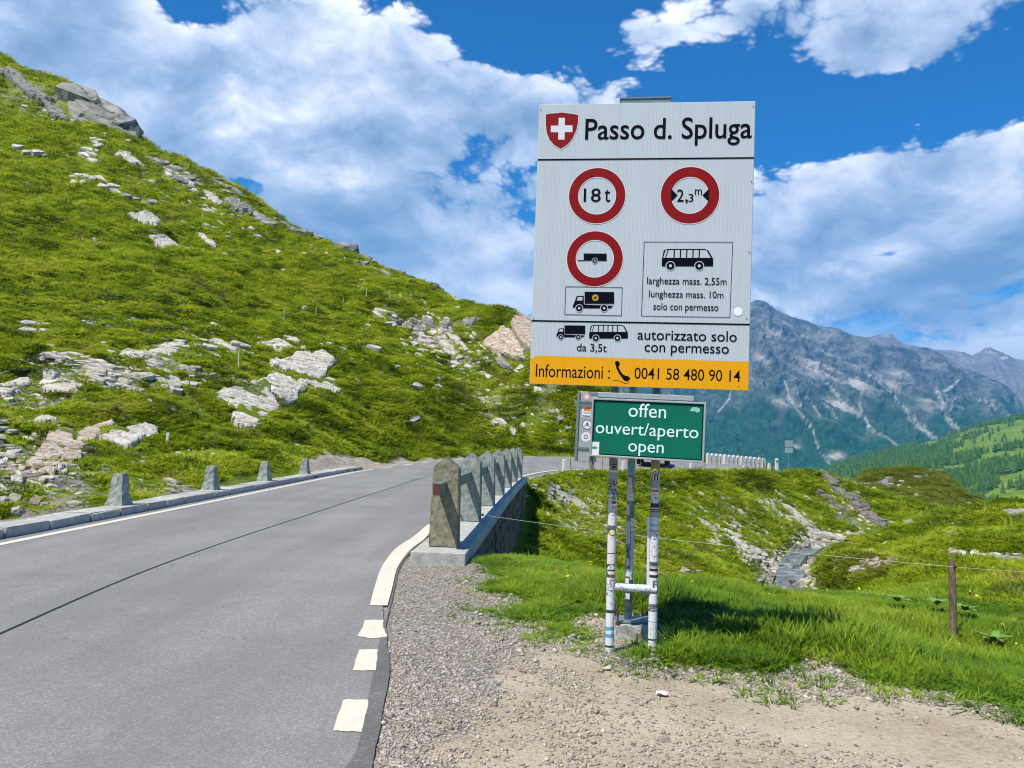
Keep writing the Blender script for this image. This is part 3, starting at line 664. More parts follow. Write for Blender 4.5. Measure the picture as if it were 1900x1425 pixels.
def mat_sheet(name, col, rib=.10, gloss=.35, dirt=.25):
    m, k, b = new_mat(name); co = k.n('ShaderNodeTexCoord').outputs['Object']; sp = k.n('ShaderNodeSeparateXYZ', i={0: co})
    wv = k.math('SINE', k.math('MULTIPLY', sp.outputs[0], 2 * math.pi / .0185)); rb = k.smooth(wv, .2, .95)
    st = k.noise(k.n('ShaderNodeVectorMath', operation='MULTIPLY', i={0: co, 1: (9, 1, .7)}).outputs[0], 1.6, 6, .65)
    c = k.mix(k.math('MULTIPLY', rb, rib), col, tuple(x * .55 for x in col))
    c = k.mix(k.smooth(st, .45, .75, 0, dirt), c, tuple(x * .72 for x in col))
    c = k.mix(k.smooth(k.noise(co, 24, 4, .6), .66, .74, 0, .25), c, (.3, .27, .22))
    setb(k, b, c, gloss + .2, k.bump(rb, .25, .002)); b.inputs['Specular IOR Level'].default_value = .18; return m
M_SHEET = mat_sheet('white_sheeting', (.50, .56, .60), .16); M_ORANGE = mat_sheet('orange_sheeting', (.80, .37, .004), .12); M_RED = mat_sheet('red_sheeting', (.235, .002, .004), .05, .4, .2)
M_INK = simple('ink', (.003, .004, .010), .7, .1, spec=.06); M_GREEN = simple('green_enamel', (.002, .135, .082), .55, .12, 4, spec=.15); M_MINT = simple('mint_lettering', (.62, .85, .80), .5, .08)
M_KEYLINE = simple('keyline', (.02, .03, .06), .5, .1); M_WHITEP = simple('white_print', (.66, .70, .73), .45, .06); M_GOLD = simple('gold_print', (.45, .27, .02), .5, .3, 80)
def sub_text(*a, **k): return text(*a, **k)
sign = thing('pass_sign', 'large white pass sign with red rings and orange information strip on three stickered poles', 'road sign', (.9, 5.6, 0))
def put(o, M):
    """child of the sign given in world frame M"""
    o.matrix_parent_inverse = Matrix.Identity(4)
    o.matrix_basis = Matrix.Translation(-sign.location) @ M if o.parent == sign else M
    return o
plate = link('sign_panel', MB().box((0, .016, 0), (SW, .028, SH)).mesh('panel', .003), M_SHEET, sign); put(plate, SM)
# orange strip outline measured in the photograph
tp = lambda c, x, y: to_plane(SM, *c(x, y))
flat('orange_strip', [[(-SW / 2 + .002, -SH / 2 + .002), (SW / 2 - .002, -SH / 2 + .002), (SW / 2 - .002, tp(z2, 1690, 677)[1]), tp(z2, 135, 633), tp(z2, 118, 652), (-SW / 2 + .002, tp(z2, 104, 655)[1])]], M_ORANGE, plate, SM, 1)
def hline(yz_left, yz_right, conv, t):
    a = tp(conv, 150, yz_left); b = tp(conv, 1700, yz_right); zc_ = (a[1] + b[1]) / 2
    flat('divider_line', [[(-SW / 2 + .002, a[1] - t), (SW / 2 - .002, b[1] - t), (SW / 2 - .002, b[1] + t), (-SW / 2 + .002, a[1] + t)]], M_INK, plate, SM, 1)
hline(540, 526, z1, .0055); hline(377, 404, z2, .0055)
def ringpx(cx, cy, r1, r0, name='prohibition_ring'):
    c = tp(z1, cx, cy); e = tp(z1, cx + r1, cy); s_ = tp(z1, cx + r0, cy); R1 = e[0] - c[0]; R0_ = s_[0] - c[0]
    ring('white_edge', c[0], c[1], R1, R1 + .005, M_WHITEP, plate, 1); ring(name, c[0], c[1], R0_, R1, M_RED, plate, 1.3); ring('white_edge', c[0], c[1], R0_ - .005, R0_, M_WHITEP, plate, 1)
    return c, R0_
ringpx(585, 804, 208, 140); cW, rW = ringpx(1267, 801, 216, 140); ringpx(568, 1267, 206, 140)
text('lettering', 'Passo d. Spluga', SM, (498, 230, 1722, 437), M_INK, plate, 2, z1, .008)
text('lettering', '18', SM, (487, 750, 612, 850), M_INK, plate, 2, z1); text('lettering', 't', SM, (640, 757, 682, 850), M_INK, plate, 2, z1)
text('lettering', '2', SM, (1172, 757, 1222, 848), M_INK, plate, 2, z1); text('lettering', ',', SM, (1232, 830, 1252, 862), M_INK, plate, 2, z1)
text('lettering', '3', SM, (1258, 790, 1292, 849), M_INK, plate, 2, z1); text('lettering', 'm', SM, (1303, 757, 1355, 798), M_INK, plate, 2, z1)
for sgn, x0, x1 in ((1, 1128, 1176), (-1, 1408, 1358)):
    flat('width_arrow', [[tp(z1, x0, 752), tp(z1, x0, 850), tp(z1, x1, 801)]], M_INK, plate, SM, 2.2)
text('lettering', 'larghezza mass. 2,55m', SM, (952, 58, 1536, 128), M_INK, plate, 2); text('lettering', 'lunghezza mass. 10m', SM, (967, 157, 1513, 224), M_INK, plate, 2)
text('lettering', 'solo con permesso', SM, (998, 248, 1476, 318), M_INK, plate, 2); text('lettering', 'da 3,5t', SM, (437, 545, 655, 612), M_INK, plate, 2)
text('lettering', 'autorizzato solo', SM, (882, 447, 1612, 524), M_INK, plate, 2); text('lettering', 'con permesso', SM, (933, 560, 1553, 637), M_INK, plate, 2)
text('lettering', 'Informazioni :', SM, (135, 701, 680, 797), M_INK, plate, 3); text('lettering', '0041 58 480 90 14', SM, (860, 730, 1638, 815), M_INK, plate, 3)
# Swiss shield
sh = [(208, 208), (240, 200), (290, 198), (325, 192), (360, 197), (410, 204), (448, 210), (446, 260), (434, 320), (405, 385), (365, 432), (318, 461), (270, 432), (235, 392), (215, 340), (208, 275)]
cxs = sum(a for a, b in sh) / len(sh); cys = sum(b for a, b in sh) / len(sh)
flat('crest_edge', [[tp(z1, cxs + (a - cxs) * 1.045, cys + (b - cys) * 1.04) for a, b in sh]], M_WHITEP, plate, SM, 1); flat('crest', [[tp(z1, a, b) for a, b in sh]], M_RED, plate, SM, 1.6)
flat('crest_cross', [[tp(z1, a, b) for a, b in [(303, 232), (349, 232), (348, 288), (405, 288), (404, 337), (347, 337), (346, 392), (300, 392), (301, 338), (245, 338), (246, 290), (302, 289)]]], M_WHITEP, plate, SM, 2.4)
def frame_px(conv, q, t=.0022):
    pts = [tp(conv, *c) for c in q]; ps = []
    for i in range(4):
        a, b = Vector(pts[i]), Vector(pts[(i + 1) % 4]); n = Vector((-(b - a).y, (b - a).x)).normalized() * t
        ps.append([tuple(a - n), tuple(b - n), tuple(b + n), tuple(a + n)])
    flat('thin_frame', ps, M_KEYLINE, plate, SM, 1.2)
frame_px(z2, [(355, 126), (770, 132), (764, 340), (347, 330)])
frame_px(lambda x, y: (960 + x / 3.958, y), [(931, 160 + 1144 / 3.958), (1581, 160 + 1146 / 3.958), (1560, 500 + 352 / 3.958), (911, 500 + 342 / 3.958)])
def bus(c, x, y, w_, h_):              # silhouette in a w x h box with its top-left at x,y
    Q = lambda u, v: tp(c, x + u * w_, y + v * h_)
    flat('bus_symbol', [[Q(.04, .06), Q(.12, 0), Q(.84, 0), Q(.91, .08), Q(1, .48), Q(1, .86), Q(0, .86), Q(0, .56)]], M_INK, plate, SM, 2)
    win = [[Q(.075, .07), Q(.115, .07), Q(.065, .44), Q(.03, .44)]]
    for i in range(6):
        a = .13 + i * .122; win.append([Q(a + (-.045 if i == 0 else 0), .44), Q(a + .098, .44), Q(a + .103, .06), Q(a + .008, .06)] if i < 5 else [Q(a, .44), Q(.955, .44), Q(.87, .07), Q(a + .008, .06)])
    flat('bus_windows', win, M_SHEET, plate, SM, 3)
    for u in (.17, .73):
        q = Q(u, .84); r = abs(Q(u + .08, .8)[0] - q[0]); flat('bus_wheel', [circ(q[0], q[1], r * 1.2, 24)], M_SHEET, plate, SM, 3); flat('bus_wheel', [circ(q[0], q[1], r, 24)], M_INK, plate, SM, 3.6); flat('bus_wheel', [circ(q[0], q[1], r * .38, 16)], M_SHEET, plate, SM, 4.2)
bus(z1, 1060, 1195, 377, 148); bus(z2, 527, 407, 284, 116)
def truck(c, x, y, w_, h_, horn):
    Q = lambda u, v: tp(c, x + u * w_, y + v * h_)
    flat('truck_symbol', [[Q(.29, 0), Q(1, .02), Q(1, .60), Q(.29, .60)], [Q(0, .78), Q(.02, .62), Q(.05, .50), Q(.10, .22), Q(.27, .20), Q(.27, .60), Q(.30, .64), Q(1, .70), Q(.97, .72), Q(.90, .84), Q(.88, .82), Q(.30, .82), Q(0, .78)]], M_INK, plate, SM, 2)
    flat('truck_window', [[Q(.13, .27), Q(.24, .27), Q(.235, .44), Q(.10, .44)], [Q(.30, .615), Q(.97, .655), Q(.97, .675), Q(.30, .635)]], M_SHEET, plate, SM, 3)
    for u in (.16, .76):
        q = Q(u, .82); r = abs(Q(u + .08, .8)[0] - q[0]); flat('truck_wheel', [circ(q[0], q[1], r * 1.2, 24)], M_SHEET, plate, SM, 3); flat('truck_wheel', [circ(q[0], q[1], r, 24)], M_INK, plate, SM, 3.6); flat('truck_wheel', [circ(q[0], q[1], r * .38, 16)], M_SHEET, plate, SM, 4.2)
    if horn:
        q = Q(.55, .30); flat('gold_disc', [circ(q[0], q[1], .024, 24)], M_GOLD, plate, SM, 3)
        hq = [(q[0] - .012 + .002 * i, q[1] - .004 + .012 * math.sin(i * .5)) for i in range(13)]
        flat('post_horn', [circ(q[0] - .002, q[1] - .002, .008, 12), [(q[0], q[1] + .004), (q[0] + .014, q[1] + .012), (q[0] + .012, q[1] + .002)]], M_INK, plate, SM, 4)
truck(z2, 405, 163, 305, 148, True); truck(z2, 284, 410, 214, 106, False)
# trailer symbol
Q = lambda a, b: tp(z1, a, b)
flat('trailer_symbol', [[Q(487, 1228), Q(655, 1229), Q(655, 1283), Q(487, 1281)], [Q(443, 1277), Q(490, 1277), Q(490, 1283), Q(443, 1283)]], M_INK, plate, SM, 2)
q = Q(569, 1285)
for r, mt, ly in ((.0225, M_SHEET, 2.6), (.0195, M_INK, 3.2), (.0150, M_SHEET, 3.8), (.0135, M_INK, 4.4), (.0055, M_SHEET, 5)): flat('trailer_wheel', [circ(q[0], q[1] + (.003 if r > .018 else 0), r, 28)], mt, plate, SM, ly)
# handset
hs = [(722, 672), (742, 674), (752, 690), (750, 706), (742, 712), (752, 738), (772, 768), (796, 782), (812, 782), (828, 798), (826, 808), (806, 822), (785, 818), (770, 798), (742, 758), (728, 728), (722, 705), (716, 690)]
flat('telephone_symbol', [[tp(z2, a, b) for a, b in hs]], M_INK, plate, SM, 3)
cord = [(700, 818), (730, 816), (760, 822), (785, 836), (800, 840), (812, 832), (820, 820)]; ps = []
for a, b in zip(cord[:-1], cord[1:]):
    A, B = Vector(tp(z2, *a)), Vector(tp(z2, *b)); n = Vector((-(B - A).y, (B - A).x)).normalized() * .002; ps.append([tuple(A - n), tuple(B - n), tuple(B + n), tuple(A + n)])
flat('telephone_cord', ps, M_INK, plate, SM, 3)
c = tp(z2, 1620, 308); flat('reflective_dot', [circ(c[0], c[1], .031, 32)], simple('white_dot', (.85, .86, .87), .4, .04), plate, SM, 2)
for a, b in [(-.76, .99), (.755, .99), (.755, .45), (.75, -.05), (.745, -.52), (-.758, -.55), (.70, -1.0)]:
    link('rivet', MB().tube((a, -.003, b), (a, .0, b), .004, 8).mesh('rivet'), M_GALVD, plate)
# poles, cross pieces and stickers
PB = [PZ(1131, 1214, 0), PZ(1166, 1181, 0), PZ(1211, 1216, 0)]
PT = [3.05, 3.99, 3.05]
m_pole, kk_, b_ = new_mat('painted_pole'); co = kk_.n('ShaderNodeTexCoord').outputs['Object']
cc = kk_.mix(kk_.smooth(kk_.noise(co, 14, 5, .65), .42, .62), (.13, .22, .24), (.34, .39, .39)); setb(kk_, b_, cc, .5, kk_.bump(kk_.noise(co, 50, 4), .2, .002), Metallic=.2)
POLE_X = []
for i, pb in enumerate(PB):
    pb = np.array(pb); pb[2] = 0
    q = pb.copy(); POLE_X.append(q)
    rr = [.0315, .0315, .0325][i]; q[1] += rr
    mb = MB().tube((0, 0, -.15), (0, 0, PT[i]), rr, 28); o = link('pole', mb.mesh('pole'), m_pole, sign, Vector(q) - sign.location)
    for po in o.data.polygons: po.use_smooth = len(po.vertices) == 4
    POLES = globals().setdefault('POLES', []); POLES.append((o, rr))
def sleeve(pole, r, px, yt, yb, mat, a0, a1, shape='rect', name='sticker'):
    """curved sticker between photo rows yt..yb on a pole; angles measured round the pole, 0 faces the viewer"""
    wl = pole.location + sign.location
    z0 = float(zrow(wl, px, yb)); z1_ = float(zrow(wl, px, yt)); n = 14; vs = []; fs = []
    if shape == 'rect':
        for i in range(n + 1):
            a = a0 + (a1 - a0) * i / n
            for z in (z0, z1_): vs.append((r * math.sin(a), -r * math.cos(a), z))
        fs = [(2 * i, 2 * i + 2, 2 * i + 3, 2 * i + 1) for i in range(n)]
    else:
        am, zm = (a0 + a1) / 2, (z0 + z1_) / 2; vs.append((r * math.sin(am), -r * math.cos(am), zm)); N = 28
        for rg in (.5, 1.0):
            for j in range(N):
                t = 2 * math.pi * j / N; a = am + (a1 - a0) / 2 * rg * math.cos(t); vs.append((r * math.sin(a), -r * math.cos(a), zm + (z1_ - z0) / 2 * rg * math.sin(t)))
        for j in range(N):
            j2 = (j + 1) % N; fs.append((0, 1 + j, 1 + j2)); fs.append((1 + j, 1 + N + j, 1 + N + j2, 1 + j2))
    return link(name, mesh_np(name, vs, fs), mat, pole)
def zrow(wl, px, py):
    d = ray(px, py); return CAM[2] + d[2] * (wl.y - .03)
SC = {n: simple('sticker_' + n, c, .45, .10, 120) for n, c in dict(white=(.70, .70, .72), black=(.02, .02, .025), grey=(.33, .35, .36), pink=(.62, .30, .33), blue=(.10, .36, .52), red=(.50, .03, .03), yellow=(.72, .66, .22), green=(.03, .32, .07), tan=(.34, .26, .09), brown=(.30, .17, .15), lilac=(.55, .52, .66)).items()}
def mat_print(name, base, ink, scale, thr):
    m, k, b = new_mat(name); co = k.n('ShaderNodeTexCoord').outputs['Object']
    n = k.noise(co, scale, 3, .5); c = k.mix(k.smooth(n, thr, thr + .03), base, ink); c = k.mix(k.noise(co, 25, 4, .6), c, k.mix(.35, c, (.35, .34, .32))); setb(k, b, c, .5); return m
SC['wb'] = mat_print('sticker_print', (.72, .73, .75), (.03, .04, .06), 70, .56); SC['bw'] = mat_print('sticker_dark_print', (.03, .035, .05), (.72, .74, .76), 95, .53)
SC['wp'] = mat_print('sticker_pink_print', (.74, .70, .72), (.60, .12, .12), 60, .62); SC['wg'] = mat_print('sticker_worn', (.72, .73, .74), (.22, .27, .28), 36, .58); SC['wc'] = mat_print('sticker_cyan_print', (.70, .78, .80), (.06, .42, .55), 55, .58)
def stick(pi, px, yt, yb, col, a=(-1.25, 1.25), shape='rect', lay=1):
    o, r = POLES[pi]; return sleeve(o, r + .0012 * lay, px, yt, yb, SC[col], a[0], a[1], shape)
# left pole
L = [(857, 864, 'brown', 0), (864, 876, 'wg', 0), (876, 889, 'grey', 0), (889, 919, 'bw', 0), (919, 926, 'wb', 0), (926, 946, 'wg', 0), (946, 957, 'wb', 0), (957, 975, 'wp', 0), (990, 1001, 'wg', 0), (1001, 1026, 'wp', 0), (1028, 1047, 'wp', 0), (1072, 1095, 'wb', 0), (1096, 1106, 'wb', 0), (1106, 1132, 'wg', 0), (1138, 1163, 'white', 0), (1163, 1184, 'blue', 0), (1184, 1198, 'white', 0), (1202, 1212, 'wg', 0)]
for yt, yb, c_, _ in L: stick(0, 1134, yt, yb, c_)
stick(0, 1137, 861, 872, 'black', (-.75, .75), 'rect', 2); stick(0, 1137, 862.5, 870.5, 'grey', (-.58, .58), 'rect', 3); stick(0, 1137, 864, 869, 'black', (-.36, .36), 'rect', 4)
stick(0, 1136, 922, 927, 'green', (-.5, .7), 'oval', 2); stick(0, 1136, 929, 935, 'red', (-.4, .8), 'oval', 2)
stick(0, 1135, 981, 994, 'black', (-.85, .85), 'oval', 2); stick(0, 1135, 982.5, 992.5, 'yellow', (-.66, .66), 'oval', 3)
stick(0, 1133, 1047, 1069, 'black', (-1.2, 1.2), 'oval', 2); stick(0, 1133, 1048.5, 1067.5, 'wg', (-1.05, 1.05), 'oval', 3); stick(0, 1133, 1057, 1059.5, 'black', (-.9, .9), 'rect', 4); stick(0, 1134, 1065, 1071, 'red', (-.2, .2), 'rect', 4)
stick(0, 1132, 1170, 1177, 'wc', (-1.1, 1.1), 'rect', 2)
# middle pole
for yt, yb, c_, a in [(862, 876, 'blue', (-1.3, .1)), (866, 882, 'grey', (.2, 1.2)), (886, 900, 'lilac', (-.9, .1)), (888, 914, 'tan', (.35, 1.1)), (900, 913, 'wp', (-1.2, .2)), (914, 929, 'wg', (-1.2, .8)), (936, 956, 'wp', (-1.4, -.4)), (961, 977, 'white', (.0, 1.1)), (967, 1010, 'lilac', (-1.4, -.1)), (979, 986, 'white', (0, 1.1)), (988, 1040, 'lilac', (.05, 1.2)), (1012, 1030, 'bw', (-1.3, 0)), (1056, 1070, 'wg', (-1.2, 0)), (1040, 1076, 'wg', (.05, 1.2)), (1073, 1082, 'white', (-1.2, -.2)), (1101, 1112, 'wb', (-1.0, .1))]: stick(1, 1169, yt, yb, c_, a)
stick(1, 1167, 1036, 1051, 'wg', (-1.35, -.1), 'oval', 2)
# right pole
Rr = [(857, 877, 'tan'), (877, 896, 'bw'), (896, 906, 'grey'), (906, 922, 'wp'), (922, 934, 'wb'), (934, 950, 'black'), (950, 960, 'grey'), (960, 975, 'wc'), (976, 984, 'wg'), (986, 1014, 'wb'), (1014, 1043, 'wp'), (1050, 1054, 'grey'), (1054, 1075, 'white'), (1075, 1083, 'wb'), (1083, 1095, 'wg'), (1102, 1121, 'white'), (1121, 1133, 'bw'), (1135, 1154, 'white'), (1155, 1186, 'white'), (1189, 1208, 'wg')]
for yt, yb, c_ in Rr: stick(2, 1215, yt, yb, c_)
stick(2, 1215, 878.5, 894.5, 'white', (-.95, .95), 'oval', 2); stick(2, 1215, 879.5, 893.5, 'black', (-.8, .8), 'oval', 3)
for a_, b_2, z_ in ((-.62, -.42, 0), (-.12, .1, 0), (.42, .6, 0)): stick(2, 1215, 881, 893, 'white', (a_, b_2), 'rect', 4)
stick(2, 1215, 942, 944, 'white', (-1, .9), 'rect', 2); stick(2, 1215, 946.5, 948.5, 'grey', (-1, .9), 'rect', 2); stick(2, 1215, 909, 912, 'red', (-.9, .9), 'rect', 2)
stick(2, 1213, 1015, 1033, 'grey', (-.8, .8), 'oval', 2); stick(2, 1213, 1016.3, 1031.7, 'wp', (-.68, .68), 'oval', 3)
for y_ in (1055, 1067): stick(2, 1213, y_, y_ + 5, 'black', (-1.1, 1.0), 'rect', 2)
stick(2, 1214, 1083, 1093, 'black', (-.3, 1.0), 'oval', 2); stick(2, 1214, 1084.5, 1091, 'white', (0, .8), 'oval', 3); stick(2, 1211, 1157, 1184, 'wg', (-1.1, 1.1), 'oval', 2)
# H cross piece, white slat beside the right pole, clamps
LP0, MP0, RP0 = [o.location + sign.location for o, r in POLES]
zc = float(zrow(LP0, 1170, 1091))
hp = link('cross_piece', MB().tube((0, 0, 0), (RP0.x - LP0.x - .06, RP0.y - LP0.y, -.012), .026, 20).mesh('cross'), simple('stickered_bar', (.55, .60, .62), .5, .25, 40), sign, Vector((LP0.x + .03, LP0.y, zc)) - sign.location)
for a, b, c_ in ((.02, .06, 'wb'), (.07, .17, 'wc'), (.17, .25, 'wc'), (.255, .30, 'white')):
    mb = MB().tube((a, 0, -.012 * a / .4), (b, 0, -.012 * b / .4), .0272, 20, cap=False); link('sticker', mb.mesh('st'), SC[c_], hp)
link('tee_joint', MB().tube((-.075, 0, -.005), (-.0, 0, -.005), .034, 18).mesh('tee'), m_pole, sign, Vector((RP0.x - .025, RP0.y, zc - .008)) - sign.location)
zt = float(zrow(RP0, 1205, 960))
link('white_slat', MB().box((0, 0, 0), (.018, .008, zt - zc)).mesh('slat'), SC['white'], sign, Vector((RP0.x - .043, RP0.y - .012, (zt + zc) / 2)) - sign.location, (0, -.012, 0))
for zz in (2.08, 3.75):
    link('cross_rail', MB().box((0, 0, 0), (1.2, .04, .06)).mesh('rail', .004), M_GALVD, sign, SM @ Vector((0, .055, zz - SM.translation.z)) - sign.location, (0, 0, -.129))
tb = link('top_channel', MB().box((0, 0, 0), (.36, .07, .045)).box((0, 0, .026), (.37, .085, .008)).mesh('channel'), M_GALVD, sign, SM @ Vector((-.0, .06, SH / 2 + .018)) - sign.location, (0, .0, -.129))
# foot plates, bolts and the concrete footing
foot = link('foot_plate', MB().box((0, 0, 0), (.30, .22, .018)).mesh('foot', .003), M_GALVD, sign, Vector((MP0.x + .045, MP0.y + .02, .12)) - sign.location)
rk = bmesh.new(); bmesh.ops.create_cube(rk, size=1); bmesh.ops.subdivide_edges(rk, edges=rk.edges[:], cuts=3, use_grid_fill=True)
for v_ in rk.verts: v_.co = Vector((v_.co.x * .26, v_.co.y * .26, v_.co.z * .22)) + Vector((random.uniform(-1, 1), random.uniform(-1, 1), random.uniform(-1, 1))) * .012
me = bpy.data.meshes.new('footing'); rk.to_mesh(me); rk.free(); link('concrete_footing', me, M_KERB, sign, Vector((MP0.x + .02, MP0.y - .03, .0)) - sign.location)
for dx, dy, hgt in ((-.10, -.12, .26), (.16, -.03, .24), (.13, .1, .20), (-.09, .10, .22)):
    mb = MB().tube((0, 0, -.05), (0, 0, hgt), .007, 8).tube((0, 0, hgt * .42), (0, 0, hgt * .42 + .02), .017, 6).tube((0, 0, hgt * .72), (0, 0, hgt * .72 + .025), .014, 6)
    link('anchor_bolt', mb.mesh('bolt'), M_RUST, sign, Vector((MP0.x + dx, MP0.y + dy, .0)) - sign.location)
# ------------------------------------------------------------------ green status sign
GS = rect_frame(.9495, 5.36, 1.6062, -.2385, 0, .023); GW, GH = .7836, .4124
st = thing('status_sign', 'green open-status sign with pale letters in a steel frame on the same poles', 'road sign', (.95, 5.4, 1.4))
def putg(o): o.matrix_basis = Matrix.Translation(-st.location) @ GS; return o
gp = putg(link('sign_panel', MB().box((0, .012, 0), (GW - .022, .02, GH - .022)).mesh('gp', .002), M_GREEN, st))
fr = MB()
for a, b in (((0, .008, GH / 2 - .006), (GW, .034, .013)), ((0, .008, -GH / 2 + .006), (GW, .034, .013)), ((-GW / 2 + .006, .008, 0), (.013, .036, GH - .026)), ((GW / 2 - .006, .008, 0), (.013, .036, GH - .026))): fr.box(a, b)
putg(link('sign_frame', fr.mesh('frame', .002), simple('aluminium', (.42, .46, .47), .4, .1, 20, .4), st))
ln = MB(); t_ = .0045; a_, b_2 = GW / 2 - .017, GH / 2 - .017
ink = putg(link('border_line', None)) if False else None
tg = lambda x, y: to_plane(GS, *z5(x, y))
bl = flat('border_line', [[(-a_, b_2), (a_, b_2), (a_, b_2 - t_), (-a_, b_2 - t_)], [(-a_, -b_2 + t_), (a_, -b_2 + t_), (a_, -b_2), (-a_, -b_2)], [(-a_, -b_2), (-a_ + t_, -b_2), (-a_ + t_, b_2), (-a_, b_2)], [(a_ - t_, -b_2), (a_, -b_2), (a_, b_2), (a_ - t_, b_2)]], M_INK, gp, GS, 1)
text('lettering', 'offen', GS, (800, 312, 1243, 474), M_MINT, gp, 2, z5, .001); text('lettering', 'ouvert/aperto', GS, (412, 541, 1622, 735), M_MINT, gp, 2, z5, .001); text('lettering', 'open', GS, (795, 784, 1212, 930), M_MINT, gp, 2, z5, .001)
flat('sticker', [[tg(368, 757), tg(457, 760), tg(450, 913), tg(362, 907)]], SC['white'], gp, GS, 2)
flat('sticker_leaf', [[tg(370, 828), tg(385, 812), tg(400, 806), tg(412, 816), tg(436, 822), tg(432, 838), tg(405, 842), tg(392, 850), tg(378, 840)]], SC['green'], gp, GS, 3)
flat('worn_sticker', [[tg(1520, 392), tg(1545, 352), tg(1600, 350), tg(1640, 372), tg(1640, 400), tg(1605, 420), tg(1590, 402), tg(1530, 400)], ], simple('worn_mint', (.22, .50, .42), .6, .3, 60), gp, GS, 2)
# steel housing behind, with its stickers
hb = link('steel_housing', MB().box((.0, 0, 0), (.145, .05, .50)).box((.365, .0, .232), (.74, .05, .036)).mesh('hous', .003), M_GALV, st)
hb.matrix_basis = Matrix.Translation(-st.location) @ GS @ Matrix.Translation((-.425, .052, .0))
def hq(x, y): q = to_plane(GS @ Matrix.Translation((0, .026, 0)), *z5(x, y)); return (q[0] + .425, q[1])
link('housing_edge', MB().box((-.068, -.028, 0), (.018, .02, .50)).mesh('he', .002), M_GALVD, hb)
def hflat(name, poly, mat, lay): return flat(name, [poly], mat, hb, GS, 86 + lay)
def hcirc(x, y, r, mat, lay, name='sticker'): q = hq(x, y); hflat(name, circ(q[0], q[1], r, 28), mat, lay)
hcirc(308, 228, .0265, SC['pink'], 1); hcirc(308, 228, .014, SC['wp'], 2)
hflat('sticker', [hq(255, 342), hq(356, 344), hq(356, 472), hq(252, 468)], SC['white'], 1); hflat('sticker_print', [hq(270, 398), hq(275, 370), hq(300, 352), hq(335, 352), hq(354, 368), hq(354, 402)], simple('orange_print', (.70, .17, .03), .5), 2)
hflat('sticker_print', [hq(270, 412), hq(354, 414), hq(354, 428), hq(270, 426)], SC['blue'], 2); hflat('sticker_print', [hq(262, 440), hq(280, 452), hq(300, 444), hq(320, 456), hq(345, 446), hq(345, 466), hq(262, 460)], SC['black'], 2)
hcirc(313, 556, .0345, SC['black'], 1); hcirc(313, 556, .0300, SC['white'], 2)
for xx in (288, 334): q = hq(xx, 570); ring('cyclist_wheel', q[0], q[1], .0055, .0078, SC['black'], hb, 86 + 4, 20)
hflat('cyclist', [hq(298, 556), hq(304, 538), hq(318, 534), hq(334, 552), hq(328, 560), hq(316, 548), hq(320, 572), hq(310, 574)], SC['black'], 3); hcirc(318, 524, .004, SC['black'], 3, 'cyclist')
hcirc(298, 700, .0345, SC['white'], 1); q = hq(298, 700); ring('arc_print', q[0], q[1], .0105, .0165, SC['black'], hb, 86 + 2, 24); ring('thin_ring', q[0], q[1], .028, .0292, SC['grey'], hb, 86 + 2, 32)
for yy in (285, 330, 830): q = hq(262, yy); link('bracket', MB().box((q[0], -.03, q[1]), (.12, .012, .012)).mesh('br'), M_GALVD, hb)
q = hq(360, 965); link('frame_foot', MB().box((q[0], -.01, q[1] - .0), (.03, .03, .075)).mesh('ff'), M_GALVD, hb)
for o, r in POLES[::2]:
    link('pipe_clamp', MB().box((0, 0, 0), (.09, .03, .05)).mesh('clamp', .003), M_GALVD, st, o.location + sign.location + Vector((0, -.03, 1.72)) - st.location)
# ------------------------------------------------------------------ where the ground is seen (for placing rocks and turf)
NCOL = 800
def visible_grid():
    x, y, z = GX[:NCOL, 2:540], GY[:NCOL, 2:540], GZ[:NCOL, 2:540]; r = np.hypot(x, y); e = np.arctan2(z - 1.5, r)
    run = np.maximum.accumulate(e, axis=1); vis = e >= run - .0015
    de = np.diff(run, axis=1, prepend=run[:, :1])
    dx, dy, dz = x, y, z - 1.5; wv_ = dx * _F[0] + dy * _F[1] + dz * _F[2]
    px = 950 + F_PX * (dx * _RC[0] + dy * _RC[1] + dz * _RC[2]) / wv_; py = 712.5 - F_PX * (dx * _UC[0] + dy * _UC[1] + dz * _UC[2]) / wv_
    return x, y, z, vis, de, px, py
VX, VY, VZ, VIS, VDE, VPX, VPY = visible_grid()
_cell = 4; _W, _H = 2100 // _cell, 1500 // _cell; _R = np.full((_H, _W), -1, np.int64)
_m = VIS & (VPX > -100) & (VPX < 1998) & (VPY > 0) & (VPY < 1499)
_ii = np.nonzero(_m.ravel())[0]; _R[(VPY.ravel()[_ii] // _cell).astype(int), ((VPX.ravel()[_ii] + 100) // _cell).astype(int)] = _ii
def seen(px, py):
    c, r = int((px + 100) // _cell), int(py // _cell)
    for rad in range(0, 14):
        sub = _R[max(0, r - rad):r + rad + 1, max(0, c - rad):c + rad + 1]; s = sub[sub >= 0]
        if len(s):
            d = (VPX.ravel()[s] - px) ** 2 + (VPY.ravel()[s] - py) ** 2; j = s[np.argmin(d)]
            return np.array([VX.ravel()[j], VY.ravel()[j], VZ.ravel()[j]])
    return None
_N = np.zeros(VX.shape + (3,))
_sx = slope_at(VX[::8, ::6].ravel(), VY[::8, ::6].ravel(), 1.0).reshape(VX[::8, ::6].shape + (3,))
def normal_near(p):
    ang = math.atan2(p[0], p[1]); i = int(np.clip((ang + R(44)) / R(88) * 799 / 8, 0, _sx.shape[0] - 1)); r = math.hypot(p[0], p[1])
    j = int(np.clip(np.log(max(r, 1.1) / 1.1) / math.log(240 / 1.1) * 539 / 6, 0, _sx.shape[1] - 1)); return _sx[i, j]

